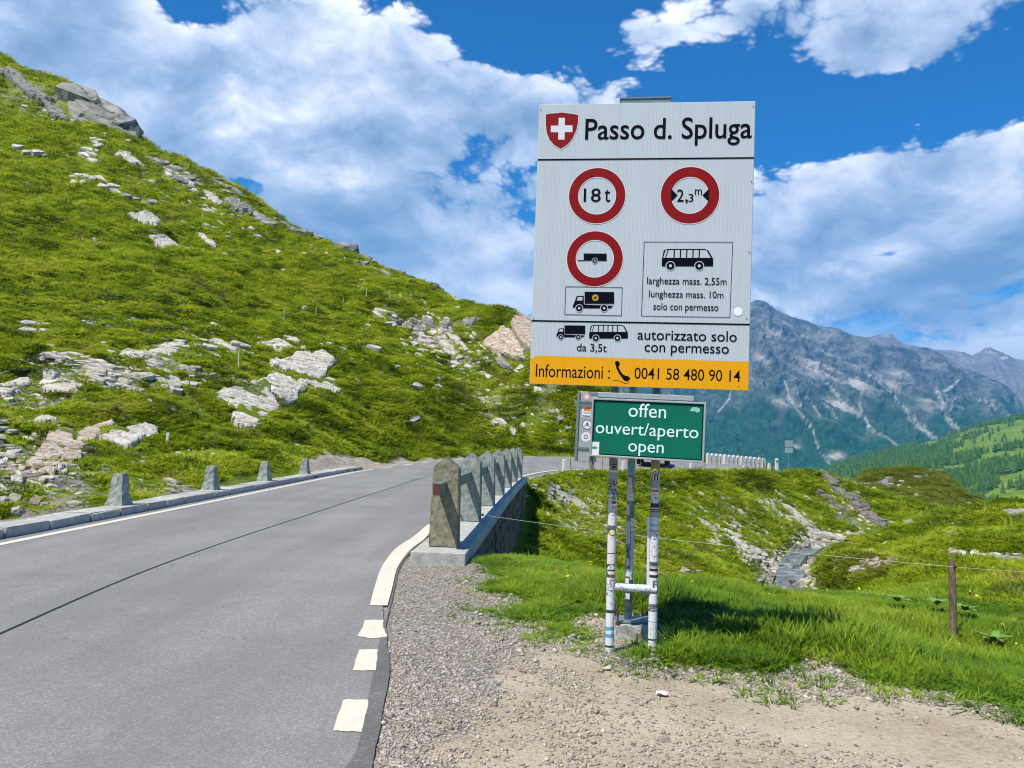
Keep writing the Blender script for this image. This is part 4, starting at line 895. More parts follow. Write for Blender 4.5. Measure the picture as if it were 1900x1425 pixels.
# ------------------------------------------------------------------ rock shapes
def rock_proto(kind, seed):
    rs = random.Random(seed); bm = bmesh.new(); n = rs.randint(6, 9) if kind == 'slab' else rs.randint(10, 14)
    for i in range(n):
        a = 2 * math.pi * (i + rs.uniform(-.35, .35)) / n * (1.0); t = rs.uniform(.78, 1)
        x, y = .5 * math.cos(a) * t, .5 * math.sin(a) * t
        if kind == 'slab': sk = rs.choice((.25, .45, .0)); x, y = .5 * math.cos(a) * t + y * sk, y * (1 - .35 * math.cos(a))
        bm.verts.new((x, y, -.5)); up = rs.uniform(.25, .5) if kind == 'slab' else rs.uniform(.0, .3)
        sh_ = rs.uniform(.75, .95) if kind == 'slab' else rs.uniform(.6, .95); bm.verts.new((x * sh_, y * sh_, up))
    if kind != 'slab':
        for i in range(5): bm.verts.new((rs.uniform(-.28, .28), rs.uniform(-.28, .28), rs.uniform(.35, .5)))
    r_ = bmesh.ops.convex_hull(bm, input=bm.verts[:]); bmesh.ops.delete(bm, geom=[g for g in r_['geom_interior'] if isinstance(g, bmesh.types.BMVert)], context='VERTS')
    bmesh.ops.delete(bm, geom=[f_ for f_ in bm.faces if f_.normal.z < -.9], context='FACES_ONLY')
    me = bpy.data.meshes.new(kind); bm.to_mesh(me); bm.free(); return me
SLABS = [rock_proto('slab', i) for i in range(10)]; BOULD = [rock_proto('boulder', 50 + i) for i in range(8)]
def fine_rock(proto, seed, amp=.05, cuts=2):
    me = proto.copy(); bm = bmesh.new(); bm.from_mesh(me); bmesh.ops.subdivide_edges(bm, edges=bm.edges[:], cuts=cuts, use_grid_fill=True)
    co = np.array([v.co[:] for v in bm.verts]); n = (fbm(co[:, 0] * 4 + seed, co[:, 1] * 4 + co[:, 2] * 3, 4, seed) - .5) * amp * 2
    st_ = (np.floor((co[:, 2] + co[:, 0] * .3) * 6) % 2) * amp * .35
    bm.normal_update()
    for v, a, s_ in zip(bm.verts, n, st_): v.co += v.normal * (a + s_)
    bm.to_mesh(me); bm.free(); return me
FLAT = .62; ROCKS = []
def place(px, py, lpx, wpx, ang, th=.3, protos=SLABS, sink=.25):
    p = seen(px, py)
    if p is None: return None
    q = seen(px + 12 * math.cos(R(ang)), py + 12 * math.sin(R(ang))); D = p[1]
    n = Vector(normal_near(p)); t = Vector(q - p) if q is not None and np.linalg.norm(q - p) > 1e-3 else Vector((1, 0, 0))
    if t.length > 30 * D / F_PX * 3: t = Vector((1, 0, -.4))
    t = (t - n * t.dot(n)).normalized(); b = n.cross(t); view = Vector(CAM - p).normalized()
    fl = abs(view.dot(t)); L_ = lpx * D / F_PX / max(.55, math.sqrt(max(0, 1 - fl * fl))); cv = max(.34, abs(view.dot(n))); W_ = wpx * D / F_PX / cv
    H_ = min(max(th * FLAT * min(W_, L_), .06), 2.4)
    M = Matrix((( t.x * L_, b.x * W_, n.x * H_, p[0] + n.x * H_ * (.5 - sink)), (t.y * L_, b.y * W_, n.y * H_, p[1] + n.y * H_ * (.5 - sink)), (t.z * L_, b.z * W_, n.z * H_, p[2] + n.z * H_ * (.5 - sink)), (0, 0, 0, 1)))
    ROCKS.append((p[0], p[1], t.x, t.y, L_, W_ * max(.4, n.z)))
    return M
RU = random.Random(11)
# cx, cy, w, h, tilt of bands, pieces, material, label, (thickness)
OUT = [
 
 (60, 280, 70, 12, 12, 4, 'p', 'low pale stones in the grass at the far left of the upper hill', .4), (178, 268, 44, 20, 22, 3, 'p', 'pale slab below the big overhanging crag', .4), (162, 290, 36, 26, 40, 5, 'p', 'string of small pale rocks running down under the pale slab', .5),
 (285, 300, 40, 12, 25, 3, 'g', 'thin grey ledges right of the parallel pale slabs', .4), (348, 232, 2, 2, 35, 0, 'g', '', .4),
 (150, 335, 46, 22, 15, 5, 'p', 'dark-edged pale rocks on the left upper slope', .5), (196, 342, 44, 18, 20, 4, 'p', 'cluster of small rocks right of the dark-edged rocks', .5), (258, 371, 66, 10, 4, 4, 'g', 'long thin level rock ledge above the single white boulder', .5),
 (345, 335, 62, 26, 34, 7, 'g', 'grey broken slabs near the ridge above the long white streak', .4), (480, 405, 60, 14, 30, 4, 'g', 'flat grey ledges at the right end of the upper slab belt', .4),
 (420, 348, 60, 16, 32, 5, 'g', 'grey ledges just under the skyline above the slab belt', .35), (535, 424, 70, 12, 33, 4, 'g', 'grey rock edge along the skyline in the middle of the ridge', .5), (580, 441, 44, 16, 30, 3, 'g', 'dark-sided rocks on the skyline left of the ridge boulder', .6),
 (690, 490, 56, 18, 28, 6, 'g', 'flat rocks stepping down the skyline right of the ridge boulder', .5), (755, 508, 34, 14, 20, 3, 'g', 'low jagged rocks on the skyline in the middle', .5), (812, 528, 30, 14, 12, 3, 'g', 'small rock crown on the skyline left of the sign', .6), (846, 547, 26, 8, 25, 2, 'p', 'last small rocks on the skyline before the sign', .5),
 (60, 612, 60, 30, 10, 4, 'p', 'few scattered pale rocks left of mid hill', .4), (180, 598, 36, 14, 10, 3, 'p', 'small white rocks in dark turf, left of mid hill', .4), (245, 595, 30, 12, 5, 3, 'p', 'tiny pale rocks right of the white rocks in dark turf', .4),
 (115, 662, 70, 26, 15, 9, 'p', 'broken pale rocks at the upper left of the lower rock belt', .35), (175, 680, 70, 30, 20, 10, 'p', 'densely broken pale rocks in the lower left belt', .35), (315, 645, 70, 24, -15, 6, 'p', 'pale smooth slabs rising to the right in the lower belt', .35),
 (178, 702, 60, 26, 35, 8, 'p', 'striped pale slabs dipping right beside the large pale slab', .4), (225, 690, 60, 24, 15, 8, 'p', 'small striped rocks in the middle of the lower belt', .4), (295, 700, 60, 34, 30, 8, 'p', 'striped small slabs between grass strips, right part of the belt', .4), (345, 712, 60, 20, -15, 5, 'p', 'pale rocks behind the thin wooden stick', .4), (210, 716, 50, 12, 12, 4, 'p', 'pale flakes of rock below the striped slabs', .4),
 (385, 640, 60, 24, 12, 7, 'p', 'white angular rocks left of the long white crest', .4), (430, 645, 70, 22, 14, 6, 'p', 'white angular rocks with grass gaps above the great slab', .4), 
 
 (8, 800, 40, 46, 30, 4, 'p', 'pale rocks cut by the left picture edge above the stream', .45), (12, 845, 40, 34, 20, 4, 'p', 'lower pale rocks at the left picture edge', .45), (75, 872, 50, 30, -10, 5, 'o', 'broken ochre rocks at the foot of the stained outcrop', .5), 
 (20, 880, 60, 26, 15, 8, 'o', 'flat ochre rock steps beside the stream', .4), (330, 905, 46, 24, 10, 9, 'p', 'small heap of white rubble behind the kerb', .5),
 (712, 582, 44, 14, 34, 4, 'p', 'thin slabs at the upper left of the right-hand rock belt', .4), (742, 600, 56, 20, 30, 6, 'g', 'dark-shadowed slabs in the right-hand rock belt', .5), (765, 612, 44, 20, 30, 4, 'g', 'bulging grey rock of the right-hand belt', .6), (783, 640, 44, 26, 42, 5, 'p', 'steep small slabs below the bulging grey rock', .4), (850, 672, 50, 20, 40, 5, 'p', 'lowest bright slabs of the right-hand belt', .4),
 (968, 685, 18, 10, 0, 1, 'p', 'single pale stone left of the sign bottom', .5),
 (770, 775, 30, 7, 6, 1, 'p', 'lone flat stone in the green slope above the bend', .4), (775, 716, 24, 10, 30, 1, 'p', 'small slab in the green slope, upper of a pair', .4), (694, 645, 16, 12, 0, 1, 'p', 'small white stone in the green slope left', .5), (815, 715, 20, 8, 30, 1, 'p', 'small slab in the green slope, right of a pair', .4), (925, 785, 70, 10, 38, 4, 'p', 'thin line of slabs running down above the bend', .5),
 (1040, 778, 40, 12, 30, 3, 'g', 'grey slabs beside the steel sign housing', .5), (990, 722, 40, 12, 35, 3, 'p', 'pale slabs under the left end of the orange strip', .5),
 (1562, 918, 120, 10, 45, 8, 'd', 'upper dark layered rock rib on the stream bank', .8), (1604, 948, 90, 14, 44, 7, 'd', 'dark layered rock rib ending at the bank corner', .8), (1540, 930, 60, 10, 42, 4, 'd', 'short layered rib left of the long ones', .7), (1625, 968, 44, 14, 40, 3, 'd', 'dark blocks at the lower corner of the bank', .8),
 (1315, 975, 24, 8, 45, 2, 'p', 'two long stones high on the stream bank', .5), (1272, 1058, 26, 10, 30, 1, 'o', 'single reddish slab low on the bank beside the pole', .5), (1380, 1015, 90, 18, 38, 9, 'p', 'pale shattered rocks above the stream bend', .4), (1420, 1040, 60, 20, 35, 7, 'p', 'pale rocks at the left edge of the stream', .4), (1480, 960, 80, 16, 42, 6, 'p', 'pale scree steps on the bank above the stream', .4), (1530, 995, 60, 20, 20, 6, 'p', 'pale rocks at the head of the stream', .4), (1580, 995, 80, 12, -6, 6, 'p', 'level band of pale rocks right of the stream head', .4),
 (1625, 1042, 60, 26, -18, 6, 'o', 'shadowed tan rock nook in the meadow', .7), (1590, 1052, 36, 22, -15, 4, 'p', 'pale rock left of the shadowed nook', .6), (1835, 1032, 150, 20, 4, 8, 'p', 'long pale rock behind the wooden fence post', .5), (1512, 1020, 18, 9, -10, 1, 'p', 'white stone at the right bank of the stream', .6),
 (1650, 897, 24, 18, -50, 3, 'g', 'white rock on the dark green knoll', .7), (1605, 903, 26, 12, -15, 3, 'g', 'left rocks on the dark green knoll', .7), (1715, 884, 20, 8, 0, 2, 'g', 'summit rocks of the dark green knoll', .7), (1668, 926, 20, 6, 8, 1, 'g', 'low rock under the white rock of the knoll', .6), (1793, 934, 16, 8, 5, 2, 'g', 'small rock at the right foot of the knoll', .6), (1686, 970, 10, 7, 0, 1, 'p', 'isolated stone on the crest of the meadow', .8), (1885, 950, 30, 9, 10, 3, 'p', 'rocks on the meadow crest at the right picture edge', .6),
 (1045, 918, 60, 12, 25, 4, 'p', 'bleached rocks under the road edge right of the wall', .3), (1010, 913, 26, 8, 5, 2, 'p', 'two rounded pale stones beside the bridge wall', .7), (1085, 945, 60, 16, 35, 5, 'p', 'bleached earth and stones between the wall and the poles', .3),
]
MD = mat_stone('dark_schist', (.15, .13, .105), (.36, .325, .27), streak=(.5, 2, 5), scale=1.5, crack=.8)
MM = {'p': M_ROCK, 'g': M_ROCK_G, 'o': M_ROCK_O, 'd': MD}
EM = {}
def with_mat(me, mk):
    key = (me.name, mk)
    if key not in EM: c = me.copy(); c.materials.clear(); c.materials.append(MM[mk]); EM[key] = c
    return EM[key]
FINE = [fine_rock(s_, i, .045) for i, s_ in enumerate(SLABS[:6])]; FINB = [fine_rock(s_, 20 + i, .05) for i, s_ in enumerate(BOULD[:5])]
for cx, cy, w_, h_, ang, n, mk, lab, th in OUT:
    if n == 0: continue
    Ms = []
    if n == 1: Ms = [place(cx, cy, w_, h_, ang, th, sink=.3)]
    else:
        tries = 0; ca, sa = math.cos(R(ang)), math.sin(R(ang)); pts = []
        rows = max(1, round(math.sqrt(n * h_ / w_ * 1.9))); cols_ = math.ceil(n / rows); sl, sw = w_ / cols_, h_ / rows
        for i in range(n):
            r_, c_ = i % rows, i // rows
            u = (c_ + .5) * sl - w_ / 2 + RU.uniform(-.22, .22) * sl + (r_ % 2) * sl * .3; v_ = (r_ + .5) * sw - h_ / 2 + RU.uniform(-.2, .2) * sw
            env = 1 - .35 * (2 * u / w_) ** 2; v_ *= env
            Ms.append(place(cx + u * ca - v_ * sa, cy + u * sa + v_ * ca, sl * RU.uniform(.9, 1.6), sw * RU.uniform(.75, 1.25) * env, ang + RU.uniform(-7, 7), th * RU.uniform(.7, 1.2), sink=RU.uniform(.30, .48)))
    Ms = [m_ for m_ in Ms if m_ is not None]
    if not Ms: continue
    big = max(w_ / max(1, math.sqrt(n)), h_) > 16
    src = lambda: with_mat(RU.choice(FINE if big else SLABS), mk)
    if len(Ms) == 1:
        o = link('rock', src()); o.matrix_world = Ms[0]; tag(o, lab, 'rock')
    else:
        c = sum((m_.translation for m_ in Ms), Vector()) / len(Ms); t_ = thing('rock_outcrop', lab, 'rock outcrop', c)
        for m_ in Ms: o = link('rock_slab', src(), parent=t_); o.matrix_basis = Matrix.Translation(-c) @ m_
# bedrock that crops out of the turf, outlined from the photograph and raised from the ground where it stands
a2 = lambda l: [(x / 2.969, 520 + y / 2.969) for x, y in l]
a3 = lambda l: [(480 + x / 3.0645, 400 + y / 3.0645) for x, y in l]
a1 = lambda l: [(x / 2.969, 80 + y / 2.969) for x, y in l]
PATCHES = []
def bedrock(poly, mk, lab, ang=28, lift=.30, rib=3.2):
    poly = np.array(poly); step = 2.6; x0, y0 = poly.min(0) - 8; x1, y1 = poly.max(0) + 8; xs = np.arange(x0, x1, step); ys_ = np.arange(y0, y1, step * .8); X, Y = np.meshgrid(xs, ys_, indexing='ij')
    wx = X + (fbm(X / 9, Y / 9, 3, 5) - .5) * 9; wy = Y + (fbm(X / 9, Y / 9, 3, 15) - .5) * 9
    pp = [tuple(a) for a in poly]; ins = inpoly(wx.ravel(), wy.ravel(), pp).reshape(X.shape); dd = seg_dist(wx.ravel(), wy.ravel(), pp + pp[:1]).reshape(X.shape)
    idx = np.full(X.shape, -1); V = []; lab_pts = []
    use = ins | (dd < step * 1.7)
    cxm, cym = poly.mean(0); p0_ = seen(cxm, cym)
    if p0_ is None: return
    S_ = p0_[1] / 40
    ca, sa = math.cos(R(ang)), math.sin(R(ang)); U = (X * ca + Y * sa); W = (-X * sa + Y * ca) + (fbm(X / 22, Y / 22, 3, 33) - .5) * 12
    bed = np.abs((W / (rib * 3.1)) % 1 - .5) * 2; j2 = np.abs(((U + 9 * np.floor(W / (rib * 3.1))) / 25 + .4 * fbm(X / 10, Y / 10, 2, 7)) % 1 - .5) * 2
    crack = np.maximum(sstep(bed, .84, .98) * sstep(fbm(X / 18, Y / 18, 3, 61), .40, .55), sstep(j2, .94, .99) * .6); stepz = ((W / (rib * 3.1)) % 1) * .45
    h = sstep(np.where(ins, dd, 0), 0, 3.5) * (.55 + .45 * fbm(X / 20, Y / 20, 3, 3) + stepz * .3) * (1 - .6 * crack)
    sx_, sy_ = X[use], Y[use]; qs = [seen(a_, b_) for a_, b_ in zip(sx_[::3], sy_[::3])]; okq = [(a_, b_, q[1]) for a_, b_, q in zip(sx_[::3], sy_[::3], qs) if q is not None and abs(q[1] - p0_[1]) < .5 * p0_[1]]
    if len(okq) < 8: return
    A_ = np.array(okq); u_, v_ = (A_[:, 0] - cxm) / 40, (A_[:, 1] - cym) / 40; basis = lambda u, v: np.stack([np.ones_like(u), u, v, u * v, v * v, u * u], -1)
    wq = np.ones(len(A_))
    for _ in range(4):                                   # robust fit of the lie of the ground under the outcrop
        co_ = np.linalg.lstsq(basis(u_, v_) * wq[:, None], np.log(A_[:, 2]) * wq, rcond=None)[0]; rs_ = np.abs(basis(u_, v_) @ co_ - np.log(A_[:, 2])); wq = 1 / (1 + (rs_ / (np.median(rs_) + 1e-6)) ** 2)
    Dm = np.exp((basis(((X - cxm) / 40).ravel(), ((Y - cym) / 40).ravel()) @ co_)).reshape(X.shape)
    B_ = P(X, Y, Dm); gx = np.gradient(B_, axis=0); gy = np.gradient(B_, axis=1); nv_ = np.cross(gx.sum((0, 1)), gy.sum((0, 1))); nv_ /= np.linalg.norm(nv_); nv_ = nv_ if nv_[2] > 0 else -nv_
    nv_ = nv_ + np.array([0, -.25, .25]); nv_ /= np.linalg.norm(nv_)
    for i in range(X.shape[0]):
        for j in range(X.shape[1]):
            if not use[i, j]: continue
            hh = lift * .46 * S_ * (h[i, j] * 1.0 + .35) if ins[i, j] else -.30 * S_
            idx[i, j] = len(V); V.append(B_[i, j] + nv_ * hh)
            if ins[i, j]: PATCHES.append((B_[i, j][0], B_[i, j][1], step * Dm[i, j] / F_PX))
    if len(V) < 6: return
    F_ = []
    for i in range(X.shape[0] - 1):
        for j in range(X.shape[1] - 1):
            a_, b_, c_, d_ = idx[i, j], idx[i + 1, j], idx[i + 1, j + 1], idx[i, j + 1]
            if min(a_, b_, c_, d_) >= 0:
                q4 = [V[a_], V[b_], V[c_], V[d_]]; ymx = max(v[1] for v in q4); ymn = min(v[1] for v in q4)
                if ymx - ymn < .12 * ymx: F_.append((a_, d_, c_, b_))
    c = np.mean(V, 0); me = mesh_np('bedrock', [v - c for v in V], F_); o = link('rock_outcrop', me, MM[mk], loc=tuple(c)); return tag(o, lab, 'rock outcrop')
MMX = 0
for poly, mk, lab, ang, lift in [
 (a2([(1165,625),(1240,590),(1290,580),(1380,620),(1440,640),(1390,560),(1430,550),(1490,610),(1530,670),(1545,700),(1500,745),(1450,760),(1410,815),(1320,810),(1270,750),(1300,720),(1240,680),(1200,665)]), 'p', 'great pale wedge-shaped slab ending in a point above the kerb', 30, .22),
 (a2([(1405,560),(1480,520),(1530,510),(1640,560),(1690,600),(1650,625),(1645,665),(1590,690),(1550,670),(1490,600)]), 'p', 'ribbed slab directly right above the great wedge', 34, .28),
 (a2([(1600,525),(1700,545),(1790,565),(1880,590),(1895,612),(1820,622),(1750,605),(1680,590)]), 'p', 'tail of thin white slab pointing right to the plain grass', 25, .22),
 (a2([(1460,440),(1520,430),(1560,440),(1640,395),(1720,400),(1780,385),(1840,420),(1850,450),(1810,500),(1800,540),(1730,545),(1620,510),(1530,485),(1490,495)]), 'p', 'wide ribbed pale slab field, uppermost of the three at right', 36, .28),
 (a2([(1400,345),(1480,340),(1540,318),(1590,352),(1640,372),(1560,388),(1480,372)]), 'p', 'flat white slab crest at the upper right of the lower belt', 20, .25),
 (a2([(1550,293),(1600,306),(1660,336),(1715,366),(1650,366),(1600,342)]), 'p', 'thin white slab running into the dark turf', 30, .25),
 (a2([(840,370),(900,352),(1000,342),(1032,345),(992,402),(930,412),(880,392)]), 'p', 'smooth white slab in the top middle of the lower belt', 28, .25),
 (a2([(640,412),(700,383),(800,388),(852,410),(820,438),(740,433),(680,432)]), 'p', 'flat white slab left of the smooth top slab', 20, .25),
 (a2([(200,580),(240,543),(320,548),(400,528),(420,558),(427,602),(390,622),(340,642),(280,622),(230,602)]), 'p', 'large clean pale slab, left part of the lower belt', 20, .22),
 (a2([(-40,580),(60,563),(120,538),(162,538),(167,582),(110,602),(60,632),(-40,655)]), 'p', 'big pale slab cut by the left picture edge', 8, .25),
 (a2([(238,500),(300,488),(332,510),(302,542),(240,542)]), 'p', 'small pale slab touching the large clean slab from above', 15, .25),
 (a2([(190,770),(230,751),(290,757),(331,780),(310,799),(240,793)]), 'p', 'single flat pale rock above the ochre outcrop', 10, .35),
 (a2([(145,1000),(200,960),(250,880),(290,830),(350,815),(410,830),(405,880),(460,900),(472,950),(440,1002),(380,1042),(310,1067),(240,1062),(180,1032)]), 'o', 'large ochre-stained smooth outcrop above the stream', -35, .35),
 (a2([(415,842),(520,800),(620,768),(637,790),(600,827),(540,852),(530,907),(480,912),(420,882)]), 'o', 'middle pale outcrop joined to the ochre one', -20, .30),
 (a2([(543,852),(620,832),(700,810),(800,788),(872,808),(872,837),(892,870),(820,877),(760,882),(720,922),(620,917),(545,912)]), 'p', 'long smooth pale outcrop left of the short white peg', 15, .30),
 (a2([(-30,965),(40,960),(56,1000),(20,1032),(-30,1050)]), 'p', 'pale slab at the left picture edge above the stream', 25, .3),
 (a2([(48,1092),(90,1058),(132,1080),(122,1122),(60,1118)]), 'p', 'squarish pale block face just above the stream', 15, .35),
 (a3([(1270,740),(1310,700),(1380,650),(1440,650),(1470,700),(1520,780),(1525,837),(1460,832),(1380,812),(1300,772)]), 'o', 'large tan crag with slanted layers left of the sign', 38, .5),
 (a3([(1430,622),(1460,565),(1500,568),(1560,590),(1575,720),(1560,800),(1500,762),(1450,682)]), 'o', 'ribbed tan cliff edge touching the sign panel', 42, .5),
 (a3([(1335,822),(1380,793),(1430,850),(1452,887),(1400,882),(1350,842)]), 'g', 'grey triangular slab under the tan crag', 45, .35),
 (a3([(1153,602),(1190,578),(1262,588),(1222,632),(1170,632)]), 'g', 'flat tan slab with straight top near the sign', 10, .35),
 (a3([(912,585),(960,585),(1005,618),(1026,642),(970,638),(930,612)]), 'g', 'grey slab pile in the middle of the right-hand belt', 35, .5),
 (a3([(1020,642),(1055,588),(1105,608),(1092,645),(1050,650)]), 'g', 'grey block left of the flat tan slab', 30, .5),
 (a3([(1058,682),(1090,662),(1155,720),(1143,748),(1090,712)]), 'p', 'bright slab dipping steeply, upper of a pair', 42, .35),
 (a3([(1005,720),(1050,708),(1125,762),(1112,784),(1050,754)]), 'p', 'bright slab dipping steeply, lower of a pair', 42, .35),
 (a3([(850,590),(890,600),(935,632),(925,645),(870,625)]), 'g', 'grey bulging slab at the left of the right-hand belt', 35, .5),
 (a1([(-60,110),(0,140),(60,150),(100,170),(180,240),(250,290),(312,332),(240,327),(160,312),(100,252),(40,192),(-60,150)]), 'g', 'long grey rock band at the top left corner of the hill', 38, .5),
 (a1([(188,335),(260,333),(340,368),(362,400),(392,432),(370,447),(300,422),(250,392),(258,370)]), 'g', 'rounded grey slabs below the top left rock band', 30, .5),
 (a1([(1218,860),(1290,848),(1352,888),(1402,930),(1412,952),(1350,947),(1290,917)]), 'g', 'broad grey slab below the skyline left of the blue gap', 30, .35),
 (a1([(1108,810),(1150,818),(1202,863),(1255,902),(1200,898),(1130,852)]), 'p', 'white streak slab left of the broad grey slab', 36, .3),
 (a1([(985,745),(1030,742),(1085,790),(1070,800),(1020,775)]), 'p', 'small ribbed slab left of the white streak slab', 34, .3),
 (a1([(636,612),(700,603),(762,648),(806,684),(740,682),(680,652)]), 'p', 'parallel pale slab in the upper middle of the hill', 34, .35),
 (a1([(698,952),(800,930),(862,965),(888,1000),(862,1020),(790,1007),(730,988)]), 'p', 'white flat-topped boulder alone in the middle of the hill', 15, .42),
 (a1([(818,1060),(880,1048),(962,1100),(1004,1138),(900,1143),(840,1102)]), 'p', 'white angular slab just below the flat-topped boulder', 25, .3),
 (a1([(1068,1040),(1130,1058),(1172,1090),(1209,1137),(1150,1114)]), 'p', 'narrow pale slab right of the white angular slab', 32, .3)]:
    bedrock(poly, mk, lab, ang, lift)
# single boulders and the overhanging crag
def boulder(px, py, w_, h_, ang, th, mk, lab, seed=0, name='boulder'):
    M = place(px, py, w_, h_, ang, th, sink=.28); o = link(name, with_mat(FINB[seed % 5], mk)); o.matrix_world = M; return tag(o, lab, 'boulder')
boulder(643, 468, 40, 20, 6, .8, 'g', 'grey block boulder standing on the skyline', 2); boulder(285, 438, 22, 10, 15, .5, 'p', 'small boulder between the two white boulders', 3)
crag = place(186, 212, 128, 40, 38, .5, sink=.3); crag = link('crag', with_mat(FINB[3], 'g')); cm = place(194, 214, 124, 44, 36, 1.2, sink=.34); crag.matrix_world = cm; tag(crag, 'large grey overhanging crag with a shadowed underside near the skyline, upper left', 'crag')
cm2 = place(150, 190, 66, 30, 30, .55, sink=.2); o = link('rock', with_mat(FINE[1], 'g')); o.matrix_world = cm2; tag(o, 'cracked grey cap rock on top of the large overhanging crag', 'rock')
cm3 = place(218, 243, 40, 18, 15, .6, sink=.25); o = link('rock', with_mat(FINE[2], 'g')); o.matrix_world = cm3; tag(o, 'pale block at the foot of the large overhanging crag', 'rock')

# stones too many to name
def scatter_mesh(name, specs, mat, label=None, th=.7, sink=.42):
    V, F_ = [], []; nv = 0
    pr = [(np.array([v.co[:] for v in m.vertices]), [tuple(p.vertices) for p in m.polygons]) for m in SLABS + BOULD]
    for cx, cy, rx, ry, ang, n, s0, s1, ori in specs:
        for i in range(n):
            u, v_ = RU.gauss(0, .5) * rx, RU.gauss(0, .5) * ry; ca, sa = math.cos(R(ang)), math.sin(R(ang)); x_, y_ = cx + u * ca - v_ * sa, cy + u * sa + v_ * ca
            if not (-95 < x_ < 1990 and 0 < y_ < 1490): continue
            s = s0 + (s1 - s0) * RU.random() ** 2.2; M = place(x_, y_, s * RU.uniform(1, 2.6), s * RU.uniform(.3, .75), ori + RU.uniform(-12, 12), th, sink=sink)
            if M is None: continue
            q = M.translation; gm = (q.x > -.5 and q.y < 10.5) or inpoly(np.array([q.x]), np.array([q.y]), ROADPOLY)[0]
            if gm or q.y > 170: continue
            vs, fs = RU.choice(pr); MM_ = np.array(M); w4 = vs @ MM_[:3, :3].T + MM_[:3, 3]
            V.append(w4); F_ += [tuple(nv + a for a in f_) for f_ in fs]; nv += len(vs)
    o = link(name, mesh_np(name, np.vstack(V), F_), mat); return tag(o, label, 'stones', kind='stuff')
scatter_mesh('scattered_stones', [
 (200, 690, 220, 60, 0, 240, 3, 11, 25), (60, 720, 90, 50, 0, 70, 3, 12, 20), (480, 660, 160, 60, 5, 130, 3, 10, 25), (80, 870, 120, 50, 0, 220, 3, 13, 10), (330, 850, 220, 26, 0, 130, 2, 6, 10),
 (150, 250, 160, 70, 30, 70, 3, 9, 25), (330, 350, 200, 40, 33, 110, 3, 9, 30), (300, 440, 200, 60, 15, 45, 2, 8, 20), (250, 600, 260, 60, 0, 80, 2, 8, 15), (700, 520, 200, 40, 28, 60, 2, 6, 20),
 (820, 640, 130, 60, 25, 190, 3, 9, 38), (930, 740, 120, 60, 35, 190, 2, 7, 38), (1040, 780, 60, 60, 35, 70, 2, 7, 35), (800, 730, 120, 50, 20, 26, 2, 7, 25), (600, 780, 200, 40, 0, 16, 2, 6, 10), (250, 830, 260, 60, 0, 260, 1.5, 5, 15), (900, 760, 140, 70, 35, 200, 1.3, 4, 38)], M_ROCK, 'small pale stones strewn over the grassy hill')
scatter_mesh('bank_stones', [
 (1400, 1030, 110, 40, 38, 330, 2, 9, 35), (1480, 970, 110, 34, 40, 230, 2, 8, 42), (1330, 970, 120, 40, 40, 110, 2, 7, 40), (1540, 1000, 90, 16, -4, 110, 3, 9, 10), (1100, 960, 90, 50, 35, 240, 2, 7, 35), (1040, 920, 60, 22, 20, 90, 2, 8, 15), (1230, 1040, 90, 40, 20, 130, 2, 8, 30),
 (1280, 920, 200, 30, 3, 80, 2, 5, 40), (1580, 930, 70, 24, 45, 70, 2, 7, 44), (1500, 1080, 26, 24, 0, 60, 3, 9, 0), (1445, 1060, 14, 40, 0, 50, 3, 9, 20), (1620, 1045, 60, 20, -10, 50, 2, 8, 0), (1750, 970, 160, 26, 0, 36, 2, 6, 0), (1680, 910, 90, 18, 5, 40, 2, 6, 0), (1870, 1035, 60, 12, 0, 30, 3, 8, 0), (1400, 990, 170, 60, 38, 460, 1.6, 5.5, 38), (1130, 960, 120, 60, 30, 360, 1.6, 5, 35), (1300, 930, 200, 40, 5, 220, 1.4, 4.5, 35)], M_ROCK, 'small pale stones strewn over the stream banks')

# ------------------------------------------------------------------ stream
m_w, k, b = new_mat('stream_water'); co = k.n('ShaderNodeTexCoord').outputs['Object']
fo = k.noise(co, 2.6, 6, .7, .6); setb(k, b, k.mix(k.smooth(fo, .50, .64), (.11, .13, .12), (.42, .45, .44)), .32, k.bump(k.noise(co, 7, 5, .65, .5), .8, .06))
def water(name, pts, hw, dz):
    c = catmull([(x, y, 0) for x, y in pts], 8); z = hfull(c[:, 0], c[:, 1], False); z = np.convolve(np.pad(z, 6, 'edge'), np.ones(13) / 13, 'valid') + dz
    t = np.gradient(c[:, :2], axis=0); t /= np.linalg.norm(t, axis=1)[:, None]; nn = np.stack([-t[:, 1], t[:, 0]], -1); V = []
    wv_ = hw * np.linspace(1.15, .5, len(c)) * (1 + .35 * (fbm(np.arange(len(c)) * .3, np.zeros(len(c)), 3, 4) - .5) * 2)
    rows = []
    for f_, dd_ in ((-1.03, -.6), (-1, 0), (-.4, 0), (.2, 0), (1, 0), (1.03, -.6)): rows.append(np.stack([c[:, 0] + nn[:, 0] * wv_ * f_, c[:, 1] + nn[:, 1] * wv_ * f_, z + dd_], -1))
    n = len(c); v = np.vstack(rows); fs = [(r_ * n + i, (r_ + 1) * n + i, (r_ + 1) * n + i + 1, r_ * n + i + 1) for r_ in range(5) for i in range(n - 1)]
    o = link('stream_water', mesh_np('water', v, fs), m_w); return tag(o, kind='structure')
water('a', STREAM[:4], 1.0, .10); water('a', STREAM[5:], .66, .21)
scatter_mesh('stream_stones', [(1462, 1065, 22, 40, 8, 90, 3, 11, 0), (1490, 1025, 24, 14, -25, 60, 3, 8, 0), (1445, 1088, 26, 18, 0, 40, 3, 11, 0)], M_ROCK_G, 'wet stones breaking the surface of the small stream', 1.6, .15)
